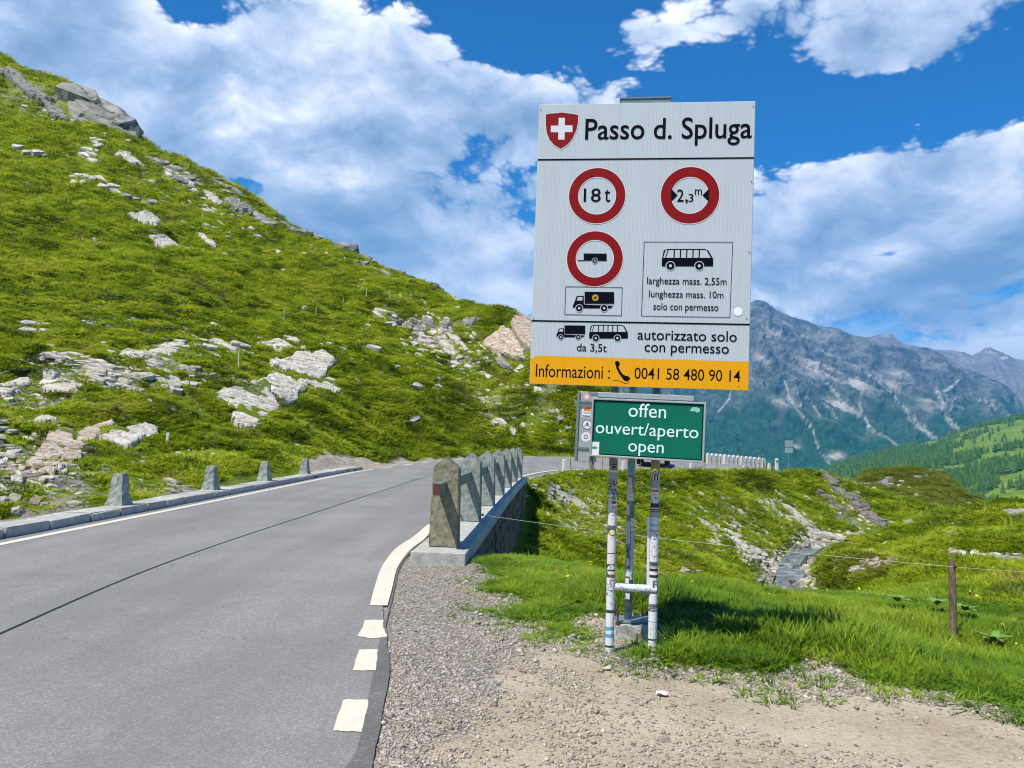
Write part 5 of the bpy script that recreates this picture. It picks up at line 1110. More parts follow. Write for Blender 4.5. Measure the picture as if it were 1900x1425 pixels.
for px, py, w_, h_, ang, th, mk, lab, sd_ in [(27, 926, 30, 15, 0, .9, 'p', 'bright white block in the stream beside the kerb', 0), (66, 932, 22, 18, 0, 1.0, 'o', 'round brown boulder in the stream right of the white block', 1), (4, 930, 16, 14, 0, .9, 'p', 'pale boulder cut by the left picture edge in the stream', 2), (38, 952, 26, 12, -10, .8, 'p', 'wet pale stones pile below the white block, against the kerb', 3), (140, 938, 30, 9, 5, .6, 'p', 'flat pale stone between the stream and the first bollard', 4), (1480, 1012, 14, 7, 0, .8, 'p', 'small boulder at the upper end of the visible stream', 0), (1436, 1078, 12, 7, 0, .8, 'p', 'boulder at the lower left edge of the visible stream', 1)]:
    boulder(px, py, w_, h_, ang, th, mk, lab, sd_)

# ------------------------------------------------------------------ fences, posts and far road furniture
def ground_z(x, y): return float(hfull(np.array([float(x)]), np.array([float(y)]), True)[0])
b_ = P(1768, 1190, 8.5); gz = ground_z(b_[0], b_[1]); top = P(1768, 1037, 8.5)
mb = bmesh.new(); N = 12
for i, t in enumerate(np.linspace(0, 1, 8)):
    for j in range(N): a = 2 * math.pi * j / N; rr = .040 - .004 * t + (vnoise(np.array([j * 1.1]), np.array([t * 3]), 3)[0] - .5) * .008; mb.verts.new((rr * math.cos(a) + .004 * math.sin(t * 5), rr * math.sin(a), -.15 + t * (top[2] - gz + .15)))
mb.verts.ensure_lookup_table()
for i in range(7):
    for j in range(N): mb.faces.new([mb.verts[i * N + j], mb.verts[i * N + (j + 1) % N], mb.verts[(i + 1) * N + (j + 1) % N], mb.verts[(i + 1) * N + j]])
mb.faces.new([mb.verts[7 * N + j] for j in range(N)]); me = bpy.data.meshes.new('post'); mb.to_mesh(me); mb.free()
fp = thing('fence_post', 'weathered round wooden fence post standing in the meadow at the right', 'fence post', (b_[0], b_[1], gz)); link('post', me, M_WOOD, fp, (0, 0, 0))
link('insulator', MB().tube((0, 0, 0), (-.0, -.07, .0), .012, 8).mesh('ins'), M_BLACK, fp, (0, 0, P(1768, 1050, 8.5)[2] - gz))
wp = [tuple(P(893, 955, 13.0)), tuple(P(1762, 1051, 8.42)), tuple(P(1960, 1063, 8.8))]; pts = []
for a, c, sg in ((wp[0], wp[1], .05), (wp[1], wp[2], .01)):
    for t in np.linspace(0, 1, 18): pts.append(tuple(np.array(a) * (1 - t) + np.array(c) * t - np.array([0, 0, sg * 4 * t * (1 - t)])))
tag(link('fence_wire', MB().path(pts, .0019, 5).mesh('wire'), simple('white_wire', (.66, .70, .60), .6, .05)), 'thin white electric fence wire from the parapet to the wooden post', 'wire')
HS = [(442, 648, 684, 'tall pale stake below the mid hill, nearest to the white crest', 3.2), (350, 710, 737, 'dark stick beside pale rocks on the lower hill', 2.4), (527, 566, 590, 'leftmost stake of the row across the middle of the hill', 2), (587, 567, 589, 'second stake from the left in the row across the hill', 2), (633, 549, 567, 'third stake from the left in the row across the hill', 2), (678, 534, 554, 'fourth stake from the left, beside a rock in the row', 2.2), (722, 535, 556, 'fifth stake from the left in the row across the hill', 2), (766, 542, 555, 'rightmost stake of the row, nearest the skyline', 2)]
for px, y0, y1, lab, wpx in HS:
    p = seen(px, y1); h_ = (y1 - y0) * p[1] / F_PX; o = link('fence_stake', MB().box((0, 0, h_ / 2 - .1), (wpx * p[1] / F_PX * .62, wpx * p[1] / F_PX * .62, h_ + .2), 0, .8).mesh('stake'), M_WOOD if 'dark' in lab else M_STAKE, loc=tuple(p), rot=(RU.uniform(-.05, .05), RU.uniform(-.06, .06), 0)); tag(o, lab, 'stake', 'fence stakes on the hill')
p = seen(309, 825); o = link('marker_peg', MB().box((0, 0, .15), (.10, .07, .55)).mesh('peg', .01), M_WHITE_STONE, loc=tuple(p), rot=(0, .08, 0)); tag(o, 'short white marker peg beside the white flat outcrop', 'peg')
# far parapet on the outside of the bend
fpx = np.linspace(1314, 1417, 14); pts = []
for i, px in enumerate(fpx):
    j = np.argmin([abs(X_at(px, q[1], q[2]) - q[0]) for q in RL]); q = RL[j]; n_ = (RL[j] - RR[j]); n_ /= np.linalg.norm(n_)
    D = q[1] + .5; pts.append(P(px, 860 + (px - 1314) / 103 * 7, D))
fpp = thing('far_parapet', 'row of white rounded parapet posts with rails on the far side of the bend', 'parapet', tuple(pts[0])); o0 = Vector(pts[0]); gpm = None
for i, q in enumerate(pts):
    if gpm is None:
        mb = MB(); hh = .80; ww = .14; poly = [(-ww, -.25), (ww, -.25), (ww, hh * .72)] + [(ww * math.cos(a), hh * .72 + ww * 1.3 * math.sin(a)) for a in np.linspace(.3, math.pi - .3, 6)] + [(-ww, hh * .72)]; mb.prism(poly, -.09, .09); gpm = mb.mesh('round_post')
    link('round_post', gpm, M_WHITE_STONE, fpp, Vector(q) - o0, (0, 0, .5))
for a, c in zip(pts[:-1], pts[1:]):
    for zz in (.28, .55):
        A, B_ = Vector(a) + Vector((0, 0, zz)), Vector(c) + Vector((0, 0, zz)); link('rail', MB().tube(tuple(A - o0), tuple(B_ - o0), .035, 6).mesh('rail'), M_WHITE_STONE, fpp)
# inner guard stones and thin stakes along the bend
for px, yb, hp_, lab in [(1047, 877, 25, 'leftmost white guard stone on the inside of the bend, right of the parapet'), (1157, 875, 20, 'white guard stone seen between the left and middle sign poles'), (1282, 880, 21, 'white guard stone under the right corner of the green sign'), (1379, 873, 9, 'small guard stone in front of the far white parapet'), (1427, 871, 12, 'short white guard stone left of the marker post')]:
    D = float(np.interp(px, [1018, 1060, 1120, 1200, 1300, 1400, 1450], [35.6, 38.4, 40.6, 42.9, 46.6, 53, 57])); q = P(px, yb, D); h_ = hp_ * D / F_PX; ww = .10 * (h_ / .6) ** .3
    o = link('guard_stone', MB().box((0, 0, h_ / 2 - .05), (ww * 2.4, ww * 2.2, h_ + .1), .3, .68).mesh('guard', .02), M_WHITE_STONE, loc=tuple(q)); tag(o, lab, 'guard stone', 'white guard stones inside the bend')
for px, y0, y1, nm in [(1059, 848, 880, 'right of the leftmost guard stone'), (1118, 850, 877, 'left of the left sign pole'), (1188, 858, 877, 'between the middle and right sign poles'), (1330, 846, 872, 'in front of the left part of the far white parapet'), (1376, 846, 872, 'in front of the middle of the far white parapet'), (1416, 848, 872, 'in front of the right end of the far white parapet')]:
    D = float(np.interp(px, [1018, 1060, 1120, 1200, 1300, 1400, 1450], [35.2, 38.0, 40.2, 42.5, 46, 52.6, 56])); q = P(px, y1, D); h_ = (y1 - y0) * D / F_PX
    o = link('thin_stake', MB().tube((0, 0, -.1), (0, 0, h_), .016, 6).mesh('stake'), M_WOOD, loc=tuple(q), rot=(0, RU.uniform(-.05, .08), 0)); tag(o, 'thin snow stake ' + nm, 'stake', 'thin stakes inside the bend')
mk = P(1441, 872, 57); t_ = thing('marker_post', 'white road marker post at the end of the far parapet', 'marker post', tuple(mk)); link('post', MB().box((0, 0, .40), (.26, .2, .9), 0, .85).mesh('mp', .03), M_WHITE_STONE, t_); link('reflector', MB().box((0, -.095, .62), (.10, .012, .16)).mesh('rf'), M_BLACK, t_)
q = P(1463, 868, 58); t_ = thing('road_sign', 'grey back of a small road sign on a thin pole, dark against the mountain', 'road sign', tuple(q)); h_ = 50 * 58 / F_PX
link('pole', MB().tube((0, 0, -.2), (0, 0, h_), .035, 8).mesh('pl'), M_GALVD, t_); link('sign_back', MB().box((0, -.03, h_ - .22), (.58, .03, .48)).mesh('sb'), M_GALV, t_); link('sign_back', MB().box((0, -.03, h_ - .72), (.58, .03, .38)).mesh('sb'), M_GALV, t_)
q = P(1098, 873, 40); tag(link('wooden_stub', MB().box((0, 0, .2), (.22, .2, .75), .2, .8).mesh('stub', .02), M_WOOD, loc=tuple(q)), 'dark wooden stub beside the road under the left corner of the green sign', 'post')
# the dark car half hidden by the green sign
M_CAR = simple('dark_car_paint', (.015, .017, .022), .25, .1); M_GLASS = simple('car_glass', (.02, .03, .035), .08, .05); M_TYRE = simple('tyre', (.015, .015, .015), .9); M_RIM = simple('wheel_rim', (.35, .36, .37), .35, .1, 20, .6)
q = P(1213, 861.5, 46.5); car = thing('parked_car', 'dark car on the bend, mostly hidden behind the green sign', 'car', tuple(q), R(-14))
prof = [(-2.1, .35), (-2.12, .75), (-1.95, .95), (-1.2, 1.02), (-.75, 1.42), (.9, 1.46), (1.65, 1.05), (2.1, .98), (2.14, .5), (2.1, .35)]
def body_mesh(pr, hwid, tuck):
    vs, fs = [], []; n = len(pr)
    for s_ in (-1, -.82, .82, 1):
        for y_, z_ in pr:
            tz = max(0, z_ - .95) * tuck; k_ = hwid * (abs(s_) if abs(s_) < 1 else 1) - tz; vs.append((math.copysign(k_, s_), y_ * (1 if abs(s_) < 1 else .975), z_ - (0 if abs(s_) < 1 else .02)))
    for r_ in range(3):
        for i in range(n): j = (i + 1) % n; fs.append((r_ * n + i, r_ * n + j, (r_ + 1) * n + j, (r_ + 1) * n + i))
    fs.append(tuple(range(n))[::-1]); fs.append(tuple(3 * n + i for i in range(n))); mb_ = MB(); mb_.v = vs; mb_.f = fs; return mb_.mesh('body', .02, 1)
link('body', body_mesh(prof, .89, .42), M_CAR, car)
link('rear_window', MB().prism([(-.62, 1.06), (.62, 1.06), (.52, 1.36), (-.52, 1.36)], 0, .01, Matrix.Translation((0, -.98, 0)) @ Matrix.Rotation(0, 4, 'X')).mesh('rw'), M_GLASS, car)
for s_ in (-1, 1):
    link('side_window', MB().box((s_ * .79, .15, 1.2), (.012, 1.7, .26)).mesh('sw'), M_GLASS, car); link('tail_light', MB().box((s_ * .70, -2.10, .82), (.26, .05, .14)).mesh('tl', .01), simple('tail_light', (.25, .01, .01), .3), car)
    for y_ in (-1.3, 1.32):
        wo_ = link('wheel', MB().tube((-.1, 0, 0), (.1, 0, 0), .315, 20).mesh('wh', .02), M_TYRE, car, (s_ * .8, y_, .315)); link('rim', MB().tube((-.105, 0, 0), (.105, 0, 0), .2, 14).mesh('rim'), M_RIM, wo_)
link('bumper', MB().box((0, -2.12, .48), (1.7, .1, .2)).mesh('bp', .03), M_CAR, car)
# ------------------------------------------------------------------ turf: instanced tufts on computed points
def tuft(seed, n, hgt, wid, rad, bend=.5, seg=2):
    rs = random.Random(seed); V, Fc = [], []
    for i in range(n):
        a = rs.uniform(0, 2 * math.pi); r = rad * math.sqrt(rs.random()); x, y = r * math.cos(a), r * math.sin(a); h = hgt * rs.uniform(.45, 1.1); th = a + rs.uniform(-1, 1); bx, by = math.cos(th), math.sin(th); w_ = wid * rs.uniform(.7, 1.2) / 2; sx, sy = -by * w_, bx * w_; b0 = len(V)
        be = bend * h * rs.uniform(.3, 1.2)
        for t in np.linspace(0, 1, seg + 1)[:-1]:
            o = be * t * t; wv2 = 1 - .35 * t; V.append((x + bx * o - sx * wv2, y + by * o - sy * wv2, h * t * (1 - .15 * t))); V.append((x + bx * o + sx * wv2, y + by * o + sy * wv2, h * t * (1 - .15 * t)))
        V.append((x + bx * be, y + by * be, h * .85))
        for s_ in range(seg - 1): Fc.append((b0 + 2 * s_, b0 + 2 * s_ + 1, b0 + 2 * s_ + 3, b0 + 2 * s_ + 2))
        Fc.append((b0 + 2 * seg - 2, b0 + 2 * seg - 1, b0 + 2 * seg))
    return mesh_np('tuft', V, Fc)
def mat_grass(name, bright=1.0, near=False):
    m, k, b = new_mat(name); oi = k.n('ShaderNodeObjectInfo'); loc = oi.outputs['Location']; rnd = oi.outputs['Random']
    n1 = k.noise(loc, .09, 4, .6); n2 = k.noise(loc, .9, 5, .62); n3 = k.noise(loc, 5 if not near else 2.2, 3, .6)
    nm_ = k.noise(loc, .32, 5, .65)
    v = k.math('ADD', k.math('ADD', k.math('MULTIPLY', n2, .52), k.math('MULTIPLY', n3, .28)), k.math('ADD', k.math('MULTIPLY', nm_, .52), k.math('MULTIPLY', rnd, .20)))
    v = k.math('SUBTRACT', v, .28)
    if not near:
        sl_ = k.n('ShaderNodeVectorMath', operation='MULTIPLY', i={0: loc, 1: (.25, .25, 1.3)}).outputs[0]; v = k.math('ADD', v, k.math('MULTIPLY', k.math('SUBTRACT', k.noise(sl_, .8, 4, .6), .5), .35))
    if near: st = [(.34, (.060, .135, .010)), (.46, (.135, .245, .014)), (.58, (.25, .35, .022)), (.72, (.42, .46, .06))]
    else: st = [(.34, (.038, .068, .003)), (.43, (.125, .190, .004)), (.51, (.250, .345, .008)), (.60, (.36, .42, .018)), (.72, (.48, .46, .10))]
    c = k.ramp(v, st)
    dry = k.smooth(k.noise(loc, .35, 5, .6), .56, .70); c = k.mix(k.math('MULTIPLY', dry, .35 if near else .5), c, (.19, .17, .06))
    hs_ = k.n('ShaderNodeSeparateXYZ', i={0: loc}); hm_ = k.math('MULTIPLY', k.smooth(hs_.outputs[1], 78, 92), k.smooth(hs_.outputs[0], 30, 40)); c = k.mix(k.math('MULTIPLY', hm_, .8), c, k.mix(rnd, (.06, .085, .006), (.18, .19, .02)))  # tufts on the knoll tinted darker, the same painted cloud shade
    gz_ = k.n('ShaderNodeSeparateXYZ', i={0: k.n('ShaderNodeTexCoord').outputs['Object']}).outputs[2]
    gn = k.n('ShaderNodeNewGeometry').outputs['Normal']
    nu = k.n('ShaderNodeVectorMath', operation='NORMALIZE', i={0: k.n('ShaderNodeVectorMath', operation='MULTIPLY_ADD', i={0: gn, 1: (.42, .42, .42), 2: (0, 0, .75)}).outputs[0]}).outputs[0]
    setb(k, b, c, .6, nu); b.inputs['Specular IOR Level'].default_value = .15
    tr = k.n('ShaderNodeBsdfTranslucent', i={0: c}); mx = k.n('ShaderNodeMixShader', i={0: .28}); k.t.links.new(b.outputs[0], mx.inputs[1]); k.t.links.new(tr.outputs[0], mx.inputs[2])
    out = [n for n in k.t.nodes if n.type == 'OUTPUT_MATERIAL'][0]; k.t.links.new(mx.outputs[0], out.inputs[0]); return m
def instancer(name, pts, rots, scl, protos, var, label, cat, mat):
    me = bpy.data.meshes.new(name); me.vertices.add(len(pts)); me.vertices.foreach_set('co', np.asarray(pts, np.float32).ravel())
    a = me.attributes.new('rot', 'FLOAT_VECTOR', 'POINT'); a.data.foreach_set('vector', np.asarray(rots, np.float32).ravel())
    a = me.attributes.new('scl', 'FLOAT_VECTOR', 'POINT'); a.data.foreach_set('vector', np.asarray(scl, np.float32).ravel())
    a = me.attributes.new('var', 'INT', 'POINT'); a.data.foreach_set('value', np.asarray(var, np.int32))
    o = bpy.data.objects.new(name, me); COL.objects.link(o); tag(o, label, cat, kind='stuff')
    ng = bpy.data.node_groups.new(name, 'GeometryNodeTree'); ng.interface.new_socket('Geometry', in_out='INPUT', socket_type='NodeSocketGeometry'); ng.interface.new_socket('Geometry', in_out='OUTPUT', socket_type='NodeSocketGeometry')
    N = ng.nodes; Lk = ng.links; gi = N.new('NodeGroupInput'); go = N.new('NodeGroupOutput'); jn = N.new('GeometryNodeJoinGeometry')
    def at(nm, ty): n = N.new('GeometryNodeInputNamedAttribute'); n.data_type = ty; n.inputs[0].default_value = nm; return n.outputs[0]
    ar, asc, av = at('rot', 'FLOAT_VECTOR'), at('scl', 'FLOAT_VECTOR'), at('var', 'INT')
    for i, pm in enumerate(protos):
        po = bpy.data.objects.new(name + '_source', pm); pm.materials.clear(); pm.materials.append(mat)
        oi = N.new('GeometryNodeObjectInfo'); oi.inputs[0].default_value = po
        cmp_ = N.new('FunctionNodeCompare'); cmp_.data_type = 'INT'; cmp_.operation = 'EQUAL'; Lk.new(av, cmp_.inputs[2]); cmp_.inputs[3].default_value = i
        ip = N.new('GeometryNodeInstanceOnPoints'); Lk.new(gi.outputs[0], ip.inputs['Points']); Lk.new(cmp_.outputs[0], ip.inputs['Selection']); Lk.new(oi.outputs['Geometry'], ip.inputs['Instance']); Lk.new(ar, ip.inputs['Rotation']); Lk.new(asc, ip.inputs['Scale']); Lk.new(ip.outputs[0], jn.inputs[0])
    Lk.new(jn.outputs[0], go.inputs[0]); md = o.modifiers.new('scatter', 'NODES'); md.node_group = ng; return o
rg = np.random.default_rng(5)
# near turf
n = 60000; x = rg.uniform(-.9, 10.5, n); y = rg.uniform(3.9, 14, n)
gp_ = inpoly(x, y, GRAVEL_POLY); ed = seg_dist(x, y, _ge); d_in = np.where(gp_, ed, -ed) + (fbm(x * 1.9, y * 1.9, 5, 41) - .5) * 1.0
keep = (d_in < .02) | ((d_in < .45) & (rg.random(n) < .10))
_, _, od = road_side(x, y); keep &= (x > np.polyval(_c, y) + .42) & (od > .3) & ~((np.abs(x - MP0.x) < .28) & (np.abs(y - MP0.y) < .22))
keep &= (x > 1.0) | (fbm(x * 2.5, y * 2.5, 4, 19) > .43) | (rg.random(n) < .25)
keep &= rg.random(n) < np.clip(1.15 - .05 * (np.hypot(x, y) - 5), .35, 1)
x, y, d_in = x[keep], y[keep], d_in[keep]; z = hfull(x, y)
lush = fbm(x * .8, y * .8, 3, 51); tall = np.clip(.55 + 1.5 * (lush - .42), .35, 1.25) * np.where(d_in > -.12, .55, 1) * np.where(x < .9, .5, 1) * np.where(fbm(x * 1.1 + 7, y * 1.1, 3, 88) < .44, .6, 1)
tall *= 1 - .35 * sstep(np.hypot(x, y), 9, 13)
nn = len(x); rots = np.stack([rg.normal(0, .12, nn), rg.normal(0, .12, nn), rg.uniform(0, 6.28, nn)], -1); sc_ = np.stack([rg.uniform(.8, 1.25, nn)] * 2 + [tall * rg.uniform(.75, 1.25, nn)], -1)
MG = mat_grass('meadow_grass', near=True); MH = mat_grass('hill_grass')
instancer('meadow_grass', np.stack([x, y, z - .005], -1), rots, sc_, [tuft(i, 20, .19, .0075, .055, .55, 3) for i in range(4)] + [tuft(9, 12, .29, .012, .05, .9, 3)], np.where(rg.random(nn) < np.where(tall > .8, .22, .04), 4, rg.integers(0, 4, nn)), 'lush green meadow grass around the sign and wooden fence post', 'grass', MG)
# far turf: denser where the slope faces the viewer
def sample_turf(N, dmin, dmax):
    wgt = (VDE + .00035) * VIS; r = np.hypot(VX, VY); wgt = wgt * (r > dmin) * (r < dmax) * (GM[:NCOL, 2:540] < .45) * (GOD[:NCOL, 2:540] > .55) * (GSD[:NCOL, 2:540] > 1.1)
    rkm = GR[:NCOL, 2:540] + (fbm(VX / 1.5, VY / 1.5, 4, 77) - .5) * 1.2; wgt = wgt * np.where(rkm > .62, .12, 1)
    wgt = wgt * ((VPX > -60) & (VPX < 1960) & (VPY > 60)); pr_ = (wgt / wgt.sum()).ravel(); id_ = rg.choice(len(pr_), N, p=pr_)
    i, j = np.unravel_index(id_, VX.shape); fx, fy = rg.uniform(0, 1, N), rg.uniform(0, 1, N); i2 = np.minimum(i + 1, VX.shape[0] - 1); j2 = np.minimum(j + 1, VX.shape[1] - 1)
    lerp = lambda A: (A[i, j] * (1 - fx) + A[i2, j] * fx) * (1 - fy) + (A[i, j2] * (1 - fx) + A[i2, j2] * fx) * fy
    return lerp(VX), lerp(VY), lerp(VZ)
_a = sample_turf(150000, 12.5, 175); _b = sample_turf(70000, 12.5, 60); x, y, z = [np.concatenate(t_) for t_ in zip(_a, _b)]; fine_ = np.arange(len(x)) >= 150000
r = np.hypot(x, y); nn = len(x); s = .42 * (r / 22) ** .62 * rg.uniform(.6, 1.35, nn) * np.where(fine_, .62, 1)
ok = ~((x < np.polyval(_c, y) + .6) & (x > -8) & (y < 30))
hk = (.16 + .62 * fbm(x / 3, y / 3, 3, 61)) * np.where((x > 0) & (y < 70), .6, .75)
rka = np.array([r_ for r_ in ROCKS if r_[4] > .16]); hid = np.zeros(nn, bool)
for s0 in range(0, len(rka), 200):
    c_ = rka[s0:s0 + 200]; ddx = x[:, None] - c_[None, :, 0]; ddy = y[:, None] - c_[None, :, 1]; tl = np.hypot(c_[:, 2], c_[:, 3]) + 1e-6; tx, ty = c_[:, 2] / tl, c_[:, 3] / tl
    hid |= ((((ddx * tx + ddy * ty) / (c_[:, 4] * tl * .5 + .04)) ** 2 + ((-ddx * ty + ddy * tx) / (c_[:, 5] * .5 + .04)) ** 2) < 1).any(1)
pa = np.array(PATCHES)
cellp = {}
for a_, b_2, c_ in PATCHES: cellp.setdefault((int(a_ // 1.0), int(b_2 // 1.0)), []).append((a_, b_2, c_))
for i in np.nonzero(ok & (y < 150))[0]:
    kx, ky = int(x[i] // 1), int(y[i] // 1)
    for ii in (kx - 1, kx, kx + 1):
        for jj in (ky - 1, ky, ky + 1):
            for a_, b_2, c_ in cellp.get((ii, jj), ()):
                if (x[i] - a_) ** 2 + (y[i] - b_2) ** 2 < (c_ * 1.1 + .05) ** 2: hid[i] = True; break
ok &= ~hid
x, y, z, s, hk = x[ok], y[ok], z[ok], s[ok], hk[ok]; nn = len(x)
instancer('hillside_grass', np.stack([x, y, z - .03], -1), np.stack([rg.normal(0, .25, nn), rg.normal(0, .25, nn), rg.uniform(0, 6.28, nn)], -1), np.stack([s, s, s * hk], -1), [tuft(20 + i, 22, .42, .055, .42, .8, 2) for i in range(4)], rg.integers(0, 4, nn), 'rough alpine turf covering the hill and the stream banks', 'grass', MH)
# dwarf shrubs in darker patches
sh_c = [(640, 605, 40, 12), (600, 600, 30, 14), (150, 600, 120, 14), (300, 590, 60, 10), (60, 680, 60, 20), (480, 565, 40, 8), (230, 320, 40, 8), (90, 410, 80, 12), (300, 560, 200, 20), (560, 610, 30, 8), (640, 590, 26, 8), (40, 560, 40, 20), (700, 560, 60, 10), (380, 700, 40, 8), (300, 612, 40, 6)]
pts = []
for cx, cy, rx, ry in sh_c:
    for i in range(int(rx * ry / 14)):
        p = seen(cx + RU.gauss(0, .5) * rx, cy + RU.gauss(0, .5) * ry)
        if p is not None: pts.append(p)
pts = np.array(pts); nn = len(pts); s = rg.uniform(.25, .75, nn) * (np.hypot(pts[:, 0], pts[:, 1]) / 50) ** .4
m_s, k, b = new_mat('shrub_leaves'); oi = k.n('ShaderNodeObjectInfo'); setb(k, b, k.ramp(oi.outputs['Random'], [(0, (.03, .06, .006)), (.7, (.06, .10, .010)), (1, (.10, .12, .02))]), .7)
def clump(seed):
    rs = random.Random(seed); V, Fc = [], []
    for i in range(90):
        a, u = rs.uniform(0, 6.28), rs.uniform(0, 1); r_ = .5 * rs.uniform(.7, 1); c_ = Vector((r_ * math.cos(a) * math.sqrt(1 - u * u), r_ * math.sin(a) * math.sqrt(1 - u * u), r_ * u * .7)); t1 = Vector((rs.gauss(0, 1), rs.gauss(0, 1), rs.gauss(0, 1))).normalized() * .07; t2 = t1.orthogonal().normalized() * .045; b0 = len(V)
        V += [tuple(c_ - t1), tuple(c_ + t2), tuple(c_ + t1), tuple(c_ - t2)]; Fc.append((b0, b0 + 1, b0 + 2, b0 + 3))
    return mesh_np('clump', V, Fc)
instancer('dwarf_shrubs', pts, np.stack([rg.normal(0, .1, nn), rg.normal(0, .1, nn), rg.uniform(0, 6.28, nn)], -1), np.stack([s * 1.2, s * 1.2, s * .7], -1), [clump(i) for i in range(3)], rg.integers(0, 3, nn), 'dark low shrubs growing in patches between the rocks of the hill', 'shrubs', m_s)
# yellow meadow flowers
pts = []
for i in range(60): x_, y_ = rg.uniform(.6, 8), rg.uniform(6, 12.5); pts.append((x_, y_, ground_z(x_, y_) + .13))
for px, py in [(1525, 1098), (1535, 1094), (1548, 1101), (1560, 1096), (1530, 1090), (1333, 1139), (1815, 1180), (1380, 1098), (1405, 1104), (1290, 1002)]: q = P(px, py, 10.4 if py > 1050 else 30); pts.append(tuple(q))
pts = np.array(pts); nn = len(pts)
fl = mesh_np('flower', [(0, 0, 0)] + [(.016 * math.cos(a), .016 * math.sin(a), .004) for a in np.linspace(0, 2 * math.pi, 9)[:-1]], [(0, 1 + i, 1 + (i + 1) % 8) for i in range(8)])
instancer('meadow_flowers', pts, np.stack([rg.normal(.4, .4, nn), rg.normal(0, .4, nn), rg.uniform(0, 6.28, nn)], -1), np.stack([rg.uniform(.6, 1.3, nn)] * 3, -1), [fl], np.zeros(nn, int), 'tiny yellow flowers dotted through the meadow grass', 'flowers', simple('yellow_petals', (.75, .55, .02), .6))
# broad-leaved docks in the meadow
leafm = []
for sd_ in range(3):
    V = []; nseg = 6
    for i in range(nseg + 1):
        t = i / nseg; w_ = .055 * math.sin(math.pi * min(.97, t * .9 + .08)) ** .8; V += [(-w_, .24 * t, .045 * math.sin(t * 2.4) + .012), (0, .24 * t, .045 * math.sin(t * 2.4)), (w_, .24 * t, .045 * math.sin(t * 2.4) + .012)]
    leafm.append(mesh_np('leaf', V, [(3 * i + a, 3 * i + a + 1, 3 * i + a + 4, 3 * i + a + 3) for i in range(nseg) for a in (0, 1)]))
m_dock = simple('dock_leaf', (.14, .26, .04), .5, .3, 12)
for px, py, D, lab in [(1665, 1128, 9.9, 'broad-leaved dock plant in the meadow midway between stream and fence post'), (1738, 1128, 9.9, 'dock plant just left of the fence post, dark leaves'), (1790, 1134, 9.7, 'dock plant just right of the fence post'), (1845, 1188, 8.3, 'dark dock plant low in the meadow near the right edge')]:
    q = P(px, py, D); g_ = ground_z(q[0], q[1]); t_ = thing('dock_plant', lab, 'plant', (q[0], q[1], g_ + .05))
    for i in range(8): link('leaf', RU.choice(leafm), m_dock, t_, (0, 0, .09), (RU.uniform(-.02, .30), 0, i * .785 + RU.uniform(-.3, .3)), (RU.uniform(.55, .85),) * 3)

# ------------------------------------------------------------------ gravel: real pebbles on the turn-out
def pebbles(name, n, sampler, smin, smax, label, mat, power=3.2, sink=.25):
    x, y = sampler(n); z = hfull(x, y); n = len(x); s = smin + (smax - smin) * rg.random(n) ** power
    base = np.array([(1, 0, 0), (-1, 0, 0), (0, 1, 0), (0, -1, 0), (0, 0, 1), (0, 0, -1)], float)
    fc = np.array([(0, 2, 4), (2, 1, 4), (1, 3, 4), (3, 0, 4), (2, 0, 5), (1, 2, 5), (3, 1, 5), (0, 3, 5)])
    v = base[None] + rg.normal(0, .22, (n, 6, 3)); v *= (np.stack([rg.uniform(.7, 1.35, n), rg.uniform(.6, 1.0, n), rg.uniform(.35, .75, n)], -1) * s[:, None])[:, None]
    a = rg.uniform(0, 6.28, n); ca, sa = np.cos(a)[:, None], np.sin(a)[:, None]; X = v[..., 0] * ca - v[..., 1] * sa; Y = v[..., 0] * sa + v[..., 1] * ca
    v = np.stack([X + x[:, None], Y + y[:, None], v[..., 2] + z[:, None] + (s * sink)[:, None]], -1).reshape(-1, 3)
    f = (fc[None] + (np.arange(n) * 6)[:, None, None]).reshape(-1, 3); me = fast_mesh(name, v, f)
    g_ = np.clip(rg.normal(.42, .2, n), 0, 1); w_ = rg.random(n); cols_ = np.stack([.15 + g_ * .46 + w_ * .03, .137 + g_ * .42, .112 + g_ * .36 - w_ * .02, np.ones(n)], -1).astype(np.float32)
    at = me.color_attributes.new('tone', 'FLOAT_COLOR', 'FACE' if False else 'POINT'); at.data.foreach_set('color', np.repeat(cols_, 6, axis=0).ravel()); o = link(name, me, mat); return tag(o, label, 'gravel', kind='stuff')
m_peb, k, b = new_mat('pebble'); setb(k, b, k.attr('tone'), .85); b.inputs['Specular IOR Level'].default_value = .25
def samp_gravel(n):
    u = rg.random(n * 6); r_ = 2.6 * (10.2 / 2.6) ** u; a = rg.uniform(-.30, .62, n * 6); x, y = r_ * np.sin(a), r_ * np.cos(a)
    ed = seg_dist(x, y, _ge); gp_ = inpoly(x, y, GRAVEL_POLY); _, _, od = road_side(x, y)
    tan = np.clip(sstep(x + .22 * (4 - y), -1.1, .9), 0, 1); dn = np.clip(1 - 1.0 * tan, .07, 1) * (.18 + 1.4 * sstep(fbm(x * 1.6, y * 1.6, 4, 91), .38, .6)); dn = np.where(ed < .35, np.maximum(dn, .55), dn)
    k_ = (gp_ | (ed < .15)) & (od > -.02) & (rg.random(len(x)) < dn); return x[k_][:n], y[k_][:n]
pebbles('gravel', 85000, samp_gravel, .003, .0155, 'grey gravel of the turn-out between the road and the sign', m_peb, 3.4)
def samp_road(n):
    y = rg.uniform(2.6, 9, n); x = np.interp(y, RR[:, 1], RR[:, 0]) - np.abs(rg.normal(0, .10, n)) + .02; return x, y
pebbles('road_grit', 900, samp_road, .002, .007, 'loose grit along the asphalt edge', m_peb, 2, .9)
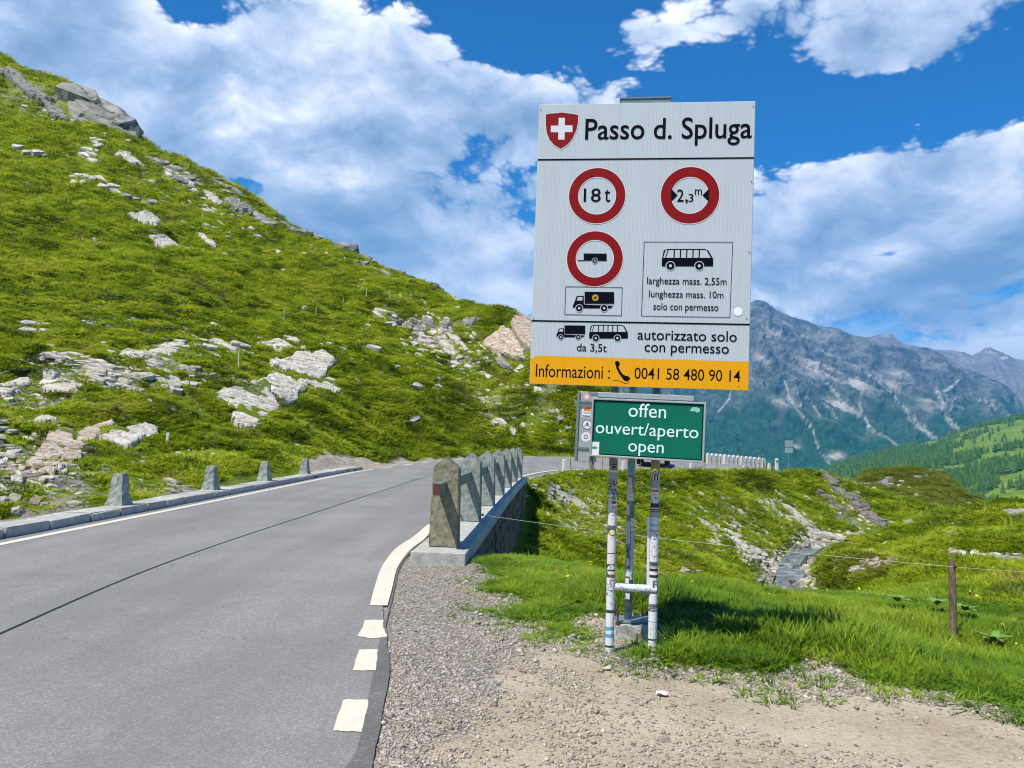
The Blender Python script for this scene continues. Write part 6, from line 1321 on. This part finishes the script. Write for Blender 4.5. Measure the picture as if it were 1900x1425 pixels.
def samp_big(n):
    x, y = samp_gravel(n * 3); ed = seg_dist(x, y, _ge); w_ = np.where((ed < .5) & (y > 4.5), 1, .08); k_ = rg.random(len(x)) < w_; return x[k_][:n], y[k_][:n]
pebbles('loose_stones', 620, samp_big, .015, .034, 'larger loose stones along the grass edge of the turn-out', m_peb, 2.2)
for px, py, w_, h_, mk, lab in [(1233, 1378, 26, 14, 'p', 'pale rounded stone alone on the tan dirt at the bottom'), (1160, 1236, 26, 12, 'g', 'purple-grey stone lying in front of the sign poles'), (929, 1162, 18, 9, 'g', 'flat grey stone at the left end of the gravel edge'), (940, 1178, 12, 7, 'p', 'small white stone on the gravel left of the grass tuft'), (1027, 1164, 16, 8, 'p', 'pale stone inside the grass tuft at the gravel edge'), (1110, 1204, 18, 12, 'g', 'grey stone against the foot of the left pole'), (1197, 1212, 16, 10, 'p', 'white stone at the foot of the right pole'), (1588, 1391, 10, 5, 'g', 'small grey stone on the tan dirt, bottom right of centre'), (828, 1312, 10, 6, 'g', 'dark stone in the gravel near the asphalt edge'), (1185, 1346, 12, 6, 'g', 'small dark stone up left of the pale rounded stone')]:
    q = PZ(px, py, -.01); D = q[1]; s_ = w_ * D / F_PX; o = link('stone', with_mat(FINB[RU.randrange(5)], mk), loc=(q[0], q[1], ground_z(q[0], q[1]) + s_ * .12), rot=(0, 0, RU.uniform(0, 6)), scale=(s_, s_ * .75, s_ * .45)); tag(o, lab, 'stone')
for px, py, w_, lab in [(1228, 1298, 20, 'crumpled bluish-white paper scrap on the dirt'), (1359, 1230, 12, 'small white litter at the grass edge right of the sign'), (1783, 1229, 10, 'upright white paper scrap in the grass near the right edge')]:
    q = PZ(px, py, -.02); s_ = w_ * q[1] / F_PX; V = []; 
    for i in range(5):
        for j in range(4): V.append(((i / 4 - .5) * s_, (j / 3 - .5) * s_ * .7, RU.uniform(0, .35) * s_))
    t_ = link('paper_scrap', mesh_np('paper', V, [(i * 4 + j, i * 4 + 4 + j, i * 4 + 5 + j, i * 4 + 1 + j) for i in range(4) for j in range(3)]), SC['white'], loc=(q[0], q[1], ground_z(q[0], q[1]) + .008)); tag(t_, lab, 'litter')

# ------------------------------------------------------------------ far valley side, mountains, trees
def ridge_mesh(name, ridge, base_y, D0, D1, ncol, nrow, amp, mat, pw=1.1, seed=0, marks=None, wl=900.):
    px = np.linspace(ridge[0][0], ridge[-1][0], ncol); ry = np.interp(px, [a for a, b in ridge], [b for a, b in ridge])
    ry = ry + (fbm(px / 14, px * 0, 5, seed + 5) - .5) * 6
    t = np.linspace(0, 1, nrow)
    PX, T = np.meshgrid(px, t, indexing='ij'); RY = ry[:, None] + 0 * T; D = D0 + (D1 - D0) * T
    top = P(PX, RY, D1 + 0 * D); base = P(PX, base_y + 0 * PX, D0 + 0 * D)
    X = base[..., 0] * (1 - T) + top[..., 0] * T; Y = base[..., 1] * (1 - T) + top[..., 1] * T; Z = base[..., 2] + (top[..., 2] - base[..., 2]) * T ** pw
    hgt = top[..., 2] - base[..., 2]
    # gullies run down the slope, slanting to the right
    U = (X * 1.0 + (Z) * 1.1) / wl; Vv = (Z - X * .2) / wl
    g_ = fbm(U * 2.4, Vv * .9, 7, seed, .6, True) - .55; g2 = fbm(X / wl * 3.5, Z / wl * 3.5, 7, seed + 9, .66, True) - .55
    env = np.sin(np.pi * np.clip(T, 0, 1)) ** .6 * .9 + .05; rel = (g_ * 1.3 + g2 * .8) * amp * env
    nx, ny, nz = 0, -.75, .66; X = X + rel * nx; Y = Y + rel * ny * 1.2; Z = Z + rel * nz * np.where(T > .97, .2, 1)
    # a back side so that it is a solid ridge
    bx, by, bz = top[:, -1, 0], top[:, -1, 1] + 2500, base[:, 0, 2]
    V = np.stack([X, Y, Z], -1); back = np.stack([top[:, -1, 0] * 1.2, top[:, -1, 1] * 1.25, base[:, 0, 2] - 50], -1)[:, None]
    V = np.concatenate([V, back], 1); n2 = nrow + 1; g = np.arange(ncol * n2).reshape(ncol, n2); f = np.stack([g[:-1, :-1], g[1:, :-1], g[1:, 1:], g[:-1, 1:]], -1).reshape(-1, 4)
    me = fast_mesh(name, V.reshape(-1, 3), f)
    d_ = V - CAM; wv_ = d_ @ _F; qx = 950 + F_PX * (d_ @ _RC) / wv_; qy = 712.5 - F_PX * (d_ @ _UC) / wv_
    mk = np.zeros(qx.shape)
    if marks:
        wob = (fbm(V[..., 0] / 60, V[..., 2] / 60, 4, 3) - .5) * 10; wob2 = (fbm(V[..., 0] / 70, V[..., 2] / 70, 4, 8) - .5) * 10
        fx_, fy_ = (qx + wob).ravel(), (qy + wob2).ravel()
        for pl_, w0 in marks[0]: mk = np.maximum(mk, 1 - sstep(seg_dist(fx_, fy_, pl_).reshape(qx.shape), w0 * .25, w0 * 1.1))
        for cx, cy, rx, ry_, am in marks[1]: mk = np.maximum(mk, am * np.exp(-(((qx - cx) / rx) ** 2 + ((qy - cy) / ry_) ** 2)) * sstep(fbm((V[..., 0] + V[..., 2]) / 90, V[..., 2] / 200, 5, 14), .40, .62) * 1.5)
    at = me.color_attributes.new('scree', 'FLOAT_COLOR', 'POINT'); at.data.foreach_set('color', np.repeat(np.clip(mk, 0, 1).reshape(-1, 1), 4, 1).astype(np.float32).ravel())
    o = link(name, me, mat, smooth=True); tag(o, kind='structure'); return V, qx, qy
def mat_mountain(name, rock, rock2, green, tree_z0, tree_z1, scree=(.60, .54, .47)):
    m, k, b = new_mat(name); co = k.n('ShaderNodeTexCoord').outputs['Object']; z = k.n('ShaderNodeSeparateXYZ', i={0: co}).outputs[2]
    st = k.n('ShaderNodeVectorMath', operation='MULTIPLY', i={0: co, 1: (1, 1, .45)}).outputs[0]
    n = k.noise(st, .006, 9, .65, .4); n2 = k.noise(co, .03, 6, .7)
    c = k.mix(k.smooth(n, .36, .64), rock, rock2); c = k.mix(k.smooth(n2, .45, .62, 0, .5), c, tuple(x * .5 for x in rock))
    zz = k.math('ADD', z, k.math('MULTIPLY', k.math('SUBTRACT', n, .5), 700)); gm = k.smooth(zz, tree_z0, tree_z1, 1, 0)
    gc = k.mix(k.smooth(n2, .4, .65), tuple(x * .45 for x in green), green); c = k.mix(gm, c, gc)
    sc2 = k.math('MULTIPLY', k.n('ShaderNodeSeparateColor', i={0: k.attr('scree')}).outputs[0], k.smooth(n2, .25, .5, .55, 1))
    c = k.mix(sc2, c, scree); setb(k, b, c, .95, k.bump(k.math('ADD', n2, n), .9, 30)); b.inputs['Specular IOR Level'].default_value = .05; return m
z6 = lambda l: [(1300 + a / 3.098, 540 + b / 3.098) for a, b in l]
R1 = [(760, 800), (900, 745), (1000, 705), (1100, 668), (1200, 632), (1300, 596), (1360, 572)] + z6([(283, 75), (310, 55), (345, 48), (375, 60), (400, 85), (450, 110), (520, 145), (600, 165), (700, 205), (780, 215), (830, 240), (920, 262), (1000, 285), (1040, 310), (1120, 312), (1240, 320), (1330, 335), (1390, 365), (1440, 410), (1500, 440), (1600, 470), (1700, 520), (1750, 560), (1820, 640), (1900, 700), (2050, 790)])
LINES = [(z6(l), w_) for l, w_ in [([(470, 480), (500, 600), (560, 680), (640, 780)], 2.2), ([(600, 420), (690, 480), (770, 580), (860, 670), (960, 760), (1060, 840), (1130, 900)], 2.2), ([(890, 430), (980, 490), (1060, 550), (1140, 640)], 1.5), ([(1190, 730), (1290, 800), (1360, 850)], 2.6), ([(1270, 760), (1350, 840)], 1.5), ([(1350, 560), (1380, 620), (1390, 690), (1440, 760), (1490, 810)], 3.2), ([(1480, 520), (1400, 570)], 3), ([(165, 580), (170, 620), (100, 690)], 2), ([(560, 580), (580, 660)], 1.6), ([(650, 800), (680, 920), (740, 1000)], 1.4), ([(1470, 600), (1420, 700)], 1.4), ([(700, 640), (790, 730)], 1.5), ([(930, 560), (915, 680), (980, 800)], 1.6), ([(600, 590), (690, 720)], 1.3), ([(480, 175), (530, 205)], 2), ([(1160, 650), (1260, 780)], 1.3), ([(1600, 620), (1790, 720)], 1.3)]]
PATCH = [(1300 + a / 3.098, 540 + b / 3.098, rx / 3.098, ry / 3.098, am) for a, b, rx, ry, am in [(335, 405, 60, 40, .9), (700, 430, 110, 50, .8), (880, 520, 80, 60, .9), (800, 660, 110, 60, .9), (1120, 510, 100, 50, .8), (775, 950, 45, 22, .9), (555, 885, 25, 18, 1.0), (960, 800, 60, 40, .5), (450, 220, 70, 50, .6), (580, 260, 90, 14, .6), (1390, 600, 50, 40, .6), (1300, 640, 60, 50, .5), (470, 640, 80, 40, .4), (740, 480, 200, 80, .5)]]
M_MT = mat_mountain('mountain_rock', (.055, .065, .07), (.27, .265, .24), (.03, .125, .035), 60, 560)
V1, _, _ = ridge_mesh('mountain', R1, 905, 3600, 5600, 620, 260, 250, M_MT, 1.05, 3, (LINES, PATCH), 900)
R2 = z6([(700, 330), (850, 300), (930, 268), (1000, 262), (1040, 245), (1075, 238), (1110, 258), (1160, 300), (1260, 330), (1350, 336), (1420, 337), (1470, 345), (1520, 350), (1560, 368), (1590, 355), (1630, 330), (1670, 327), (1720, 345), (1790, 385), (1859, 398), (1960, 402), (2200, 400), (2500, 420)])
M_MT2 = mat_mountain('far_peak_rock', (.20, .17, .15), (.36, .31, .27), (.05, .08, .04), -200, 500, (.75, .76, .78))
SN = [(z6([(1640, 352), (1700, 356)]), 1.3), (z6([(1700, 378), (1760, 386)]), 1.2)]
ridge_mesh('far_mountain', R2, 800, 6000, 7600, 260, 70, 110, M_MT2, 1.0, 23, (SN, []), 700)
# forested valley side on the right
R3 = z6([(560, 1075), (700, 1030), (760, 1010), (850, 985), (950, 955), (1040, 935), (1130, 905), (1250, 880), (1400, 840), (1500, 810), (1600, 780), (1700, 750), (1859, 722), (2000, 700), (2300, 650)])
m_f, k, b = new_mat('alpine_meadow'); co = k.n('ShaderNodeTexCoord').outputs['Object']; n = k.noise(co, .012, 7, .65); n2 = k.noise(co, .10, 5, .65)
setb(k, b, k.mix(k.smooth(n2, .35, .65), k.ramp(n, [(.35, (.10, .19, .025)), (.5, (.17, .27, .03)), (.65, (.28, .29, .07))]), (.10, .17, .02)), .95, k.bump(n2, .8, 4)); b.inputs['Specular IOR Level'].default_value = .1
D30, D31 = 560., 1750.
V3, qx3, qy3 = ridge_mesh('valley_side', R3, 1010, D30, D31, 300, 150, 16, m_f, 1.0, 41, None, 260)
MEAD = [[(1748, 846), (1784, 826), (1816, 808), (1850, 790), (1930, 770), (1930, 822), (1849, 838), (1800, 846), (1765, 852)],
        [(1640, 886), (1700, 876), (1760, 866), (1800, 856), (1830, 846), (1900, 830), (1900, 850), (1840, 866), (1800, 878), (1750, 890), (1700, 896)],
        [(1808, 932), (1840, 908), (1866, 892), (1905, 872), (1905, 890), (1870, 910), (1840, 930)], [(1850, 800), (1990, 740), (1990, 820)]]
def conifer(seed):
    rs = random.Random(seed); V, Fc = [], []
    for s_ in range(6):
        t = s_ / 6; r_ = (.20 * (1 - t) + .03) * rs.uniform(.85, 1.15); z0, z1_ = .10 + .84 * t, min(1.0, .10 + .84 * t + .27); n = 9; b0 = len(V)
        for j in range(n): a = 2 * math.pi * j / n + s_; rr = r_ * rs.uniform(.6, 1.2); V.append((rr * math.cos(a), rr * math.sin(a), z0 - rs.uniform(0, .05)))
        V.append((0, 0, z1_))
        for j in range(n): Fc.append((b0 + j, b0 + (j + 1) % n, b0 + n))
    me = mesh_np('crown', V, Fc); return me
CON = [conifer(i) for i in range(4)]
m_c, k, b = new_mat('conifer_needles'); oi = k.n('ShaderNodeObjectInfo'); setb(k, b, k.ramp(oi.outputs['Random'], [(0, (.03, .085, .02)), (.6, (.06, .145, .03)), (1, (.11, .20, .04))]), .85); b.inputs['Specular IOR Level'].default_value = .1
N = 30000; ci = rg.integers(0, V3.shape[0] - 1, N); ti = (rg.random(N) ** .9 * 148).astype(int); fx = rg.random(N)
p_ = V3[ci, ti] * (1 - fx)[:, None] + V3[ci + 1, ti + 1] * fx[:, None]; ax, ay = qx3[ci, ti], qy3[ci, ti]
mead = np.zeros(N, bool)
for pl_ in MEAD: mead |= inpoly(ax + rg.normal(0, 2.2, N), ay + rg.normal(0, 2.0, N), pl_)
dens_ = fbm(p_[:, 0] / 60, p_[:, 1] / 120, 4, 71); keep = (~mead & (dens_ > .40 + .1 * rg.random(N))) | (mead & (rg.random(N) < .012)); keep &= (ax > 1480) & (ax < 1990) & (ay < 985)
p_ = p_[keep]; ax = ax[keep]; ay = ay[keep]; n_ = len(p_); hh = rg.uniform(7, 14, n_)
# the nearest ones that show are trees of their own
vis_ = (ax > 1690) & (ax < 1900) & (ay < np.interp(ax, [1690, 1750, 1790, 1830, 1900], [878, 886, 905, 932, 942])); order = np.argsort(np.where(vis_, p_[:, 1], 1e9))[:120]
tr_m = MB().tube((0, 0, -.05), (0, 0, .2), .022, 6).mesh('trunk'); M_BARK = simple('bark', (.08, .055, .035), .9)
for c_ in CON: c_.materials.append(m_c)
for j_, i in enumerate(order):
    t_ = thing('conifer', 'dark conifer among the nearest trees of the wooded valley side at the right', 'tree', tuple(p_[i]), rg.uniform(0, 6), 'nearest conifers of the valley side'); t_.scale = (hh[i], hh[i], hh[i])
    link('crown', CON[j_ % 4], None, t_); link('trunk', tr_m, M_BARK, t_)
rest = np.ones(n_, bool); rest[order] = False; q = p_[rest]; hq_ = hh[rest]; nn = len(q)
instancer('conifer_forest', q, np.stack([np.zeros(nn), np.zeros(nn), rg.uniform(0, 6.28, nn)], -1), np.stack([hq_ * rg.uniform(.9, 1.3, nn)] * 2 + [hq_], -1), [c_.copy() for c_ in CON], rg.integers(0, 4, nn), 'dense dark conifer forest covering the far valley side at the right', 'forest', m_c)

# ------------------------------------------------------------------ air
hz = link('haze', MB().box((0, 0, 700), (30000, 30000, 1900)).mesh('haze')); tag(hz, kind='stuff')
mh = bpy.data.materials.new('haze'); mh.use_nodes = True; t = mh.node_tree; t.nodes.clear(); k = NT(t); out = k.n('ShaderNodeOutputMaterial')
pv = k.n('ShaderNodeVolumePrincipled', i={'Color': (.12, .46, .92, 1), 'Density': 8.5e-5, 'Anisotropy': .1}); t.links.new(pv.outputs[0], out.inputs[1]); hz.data.materials.append(mh)
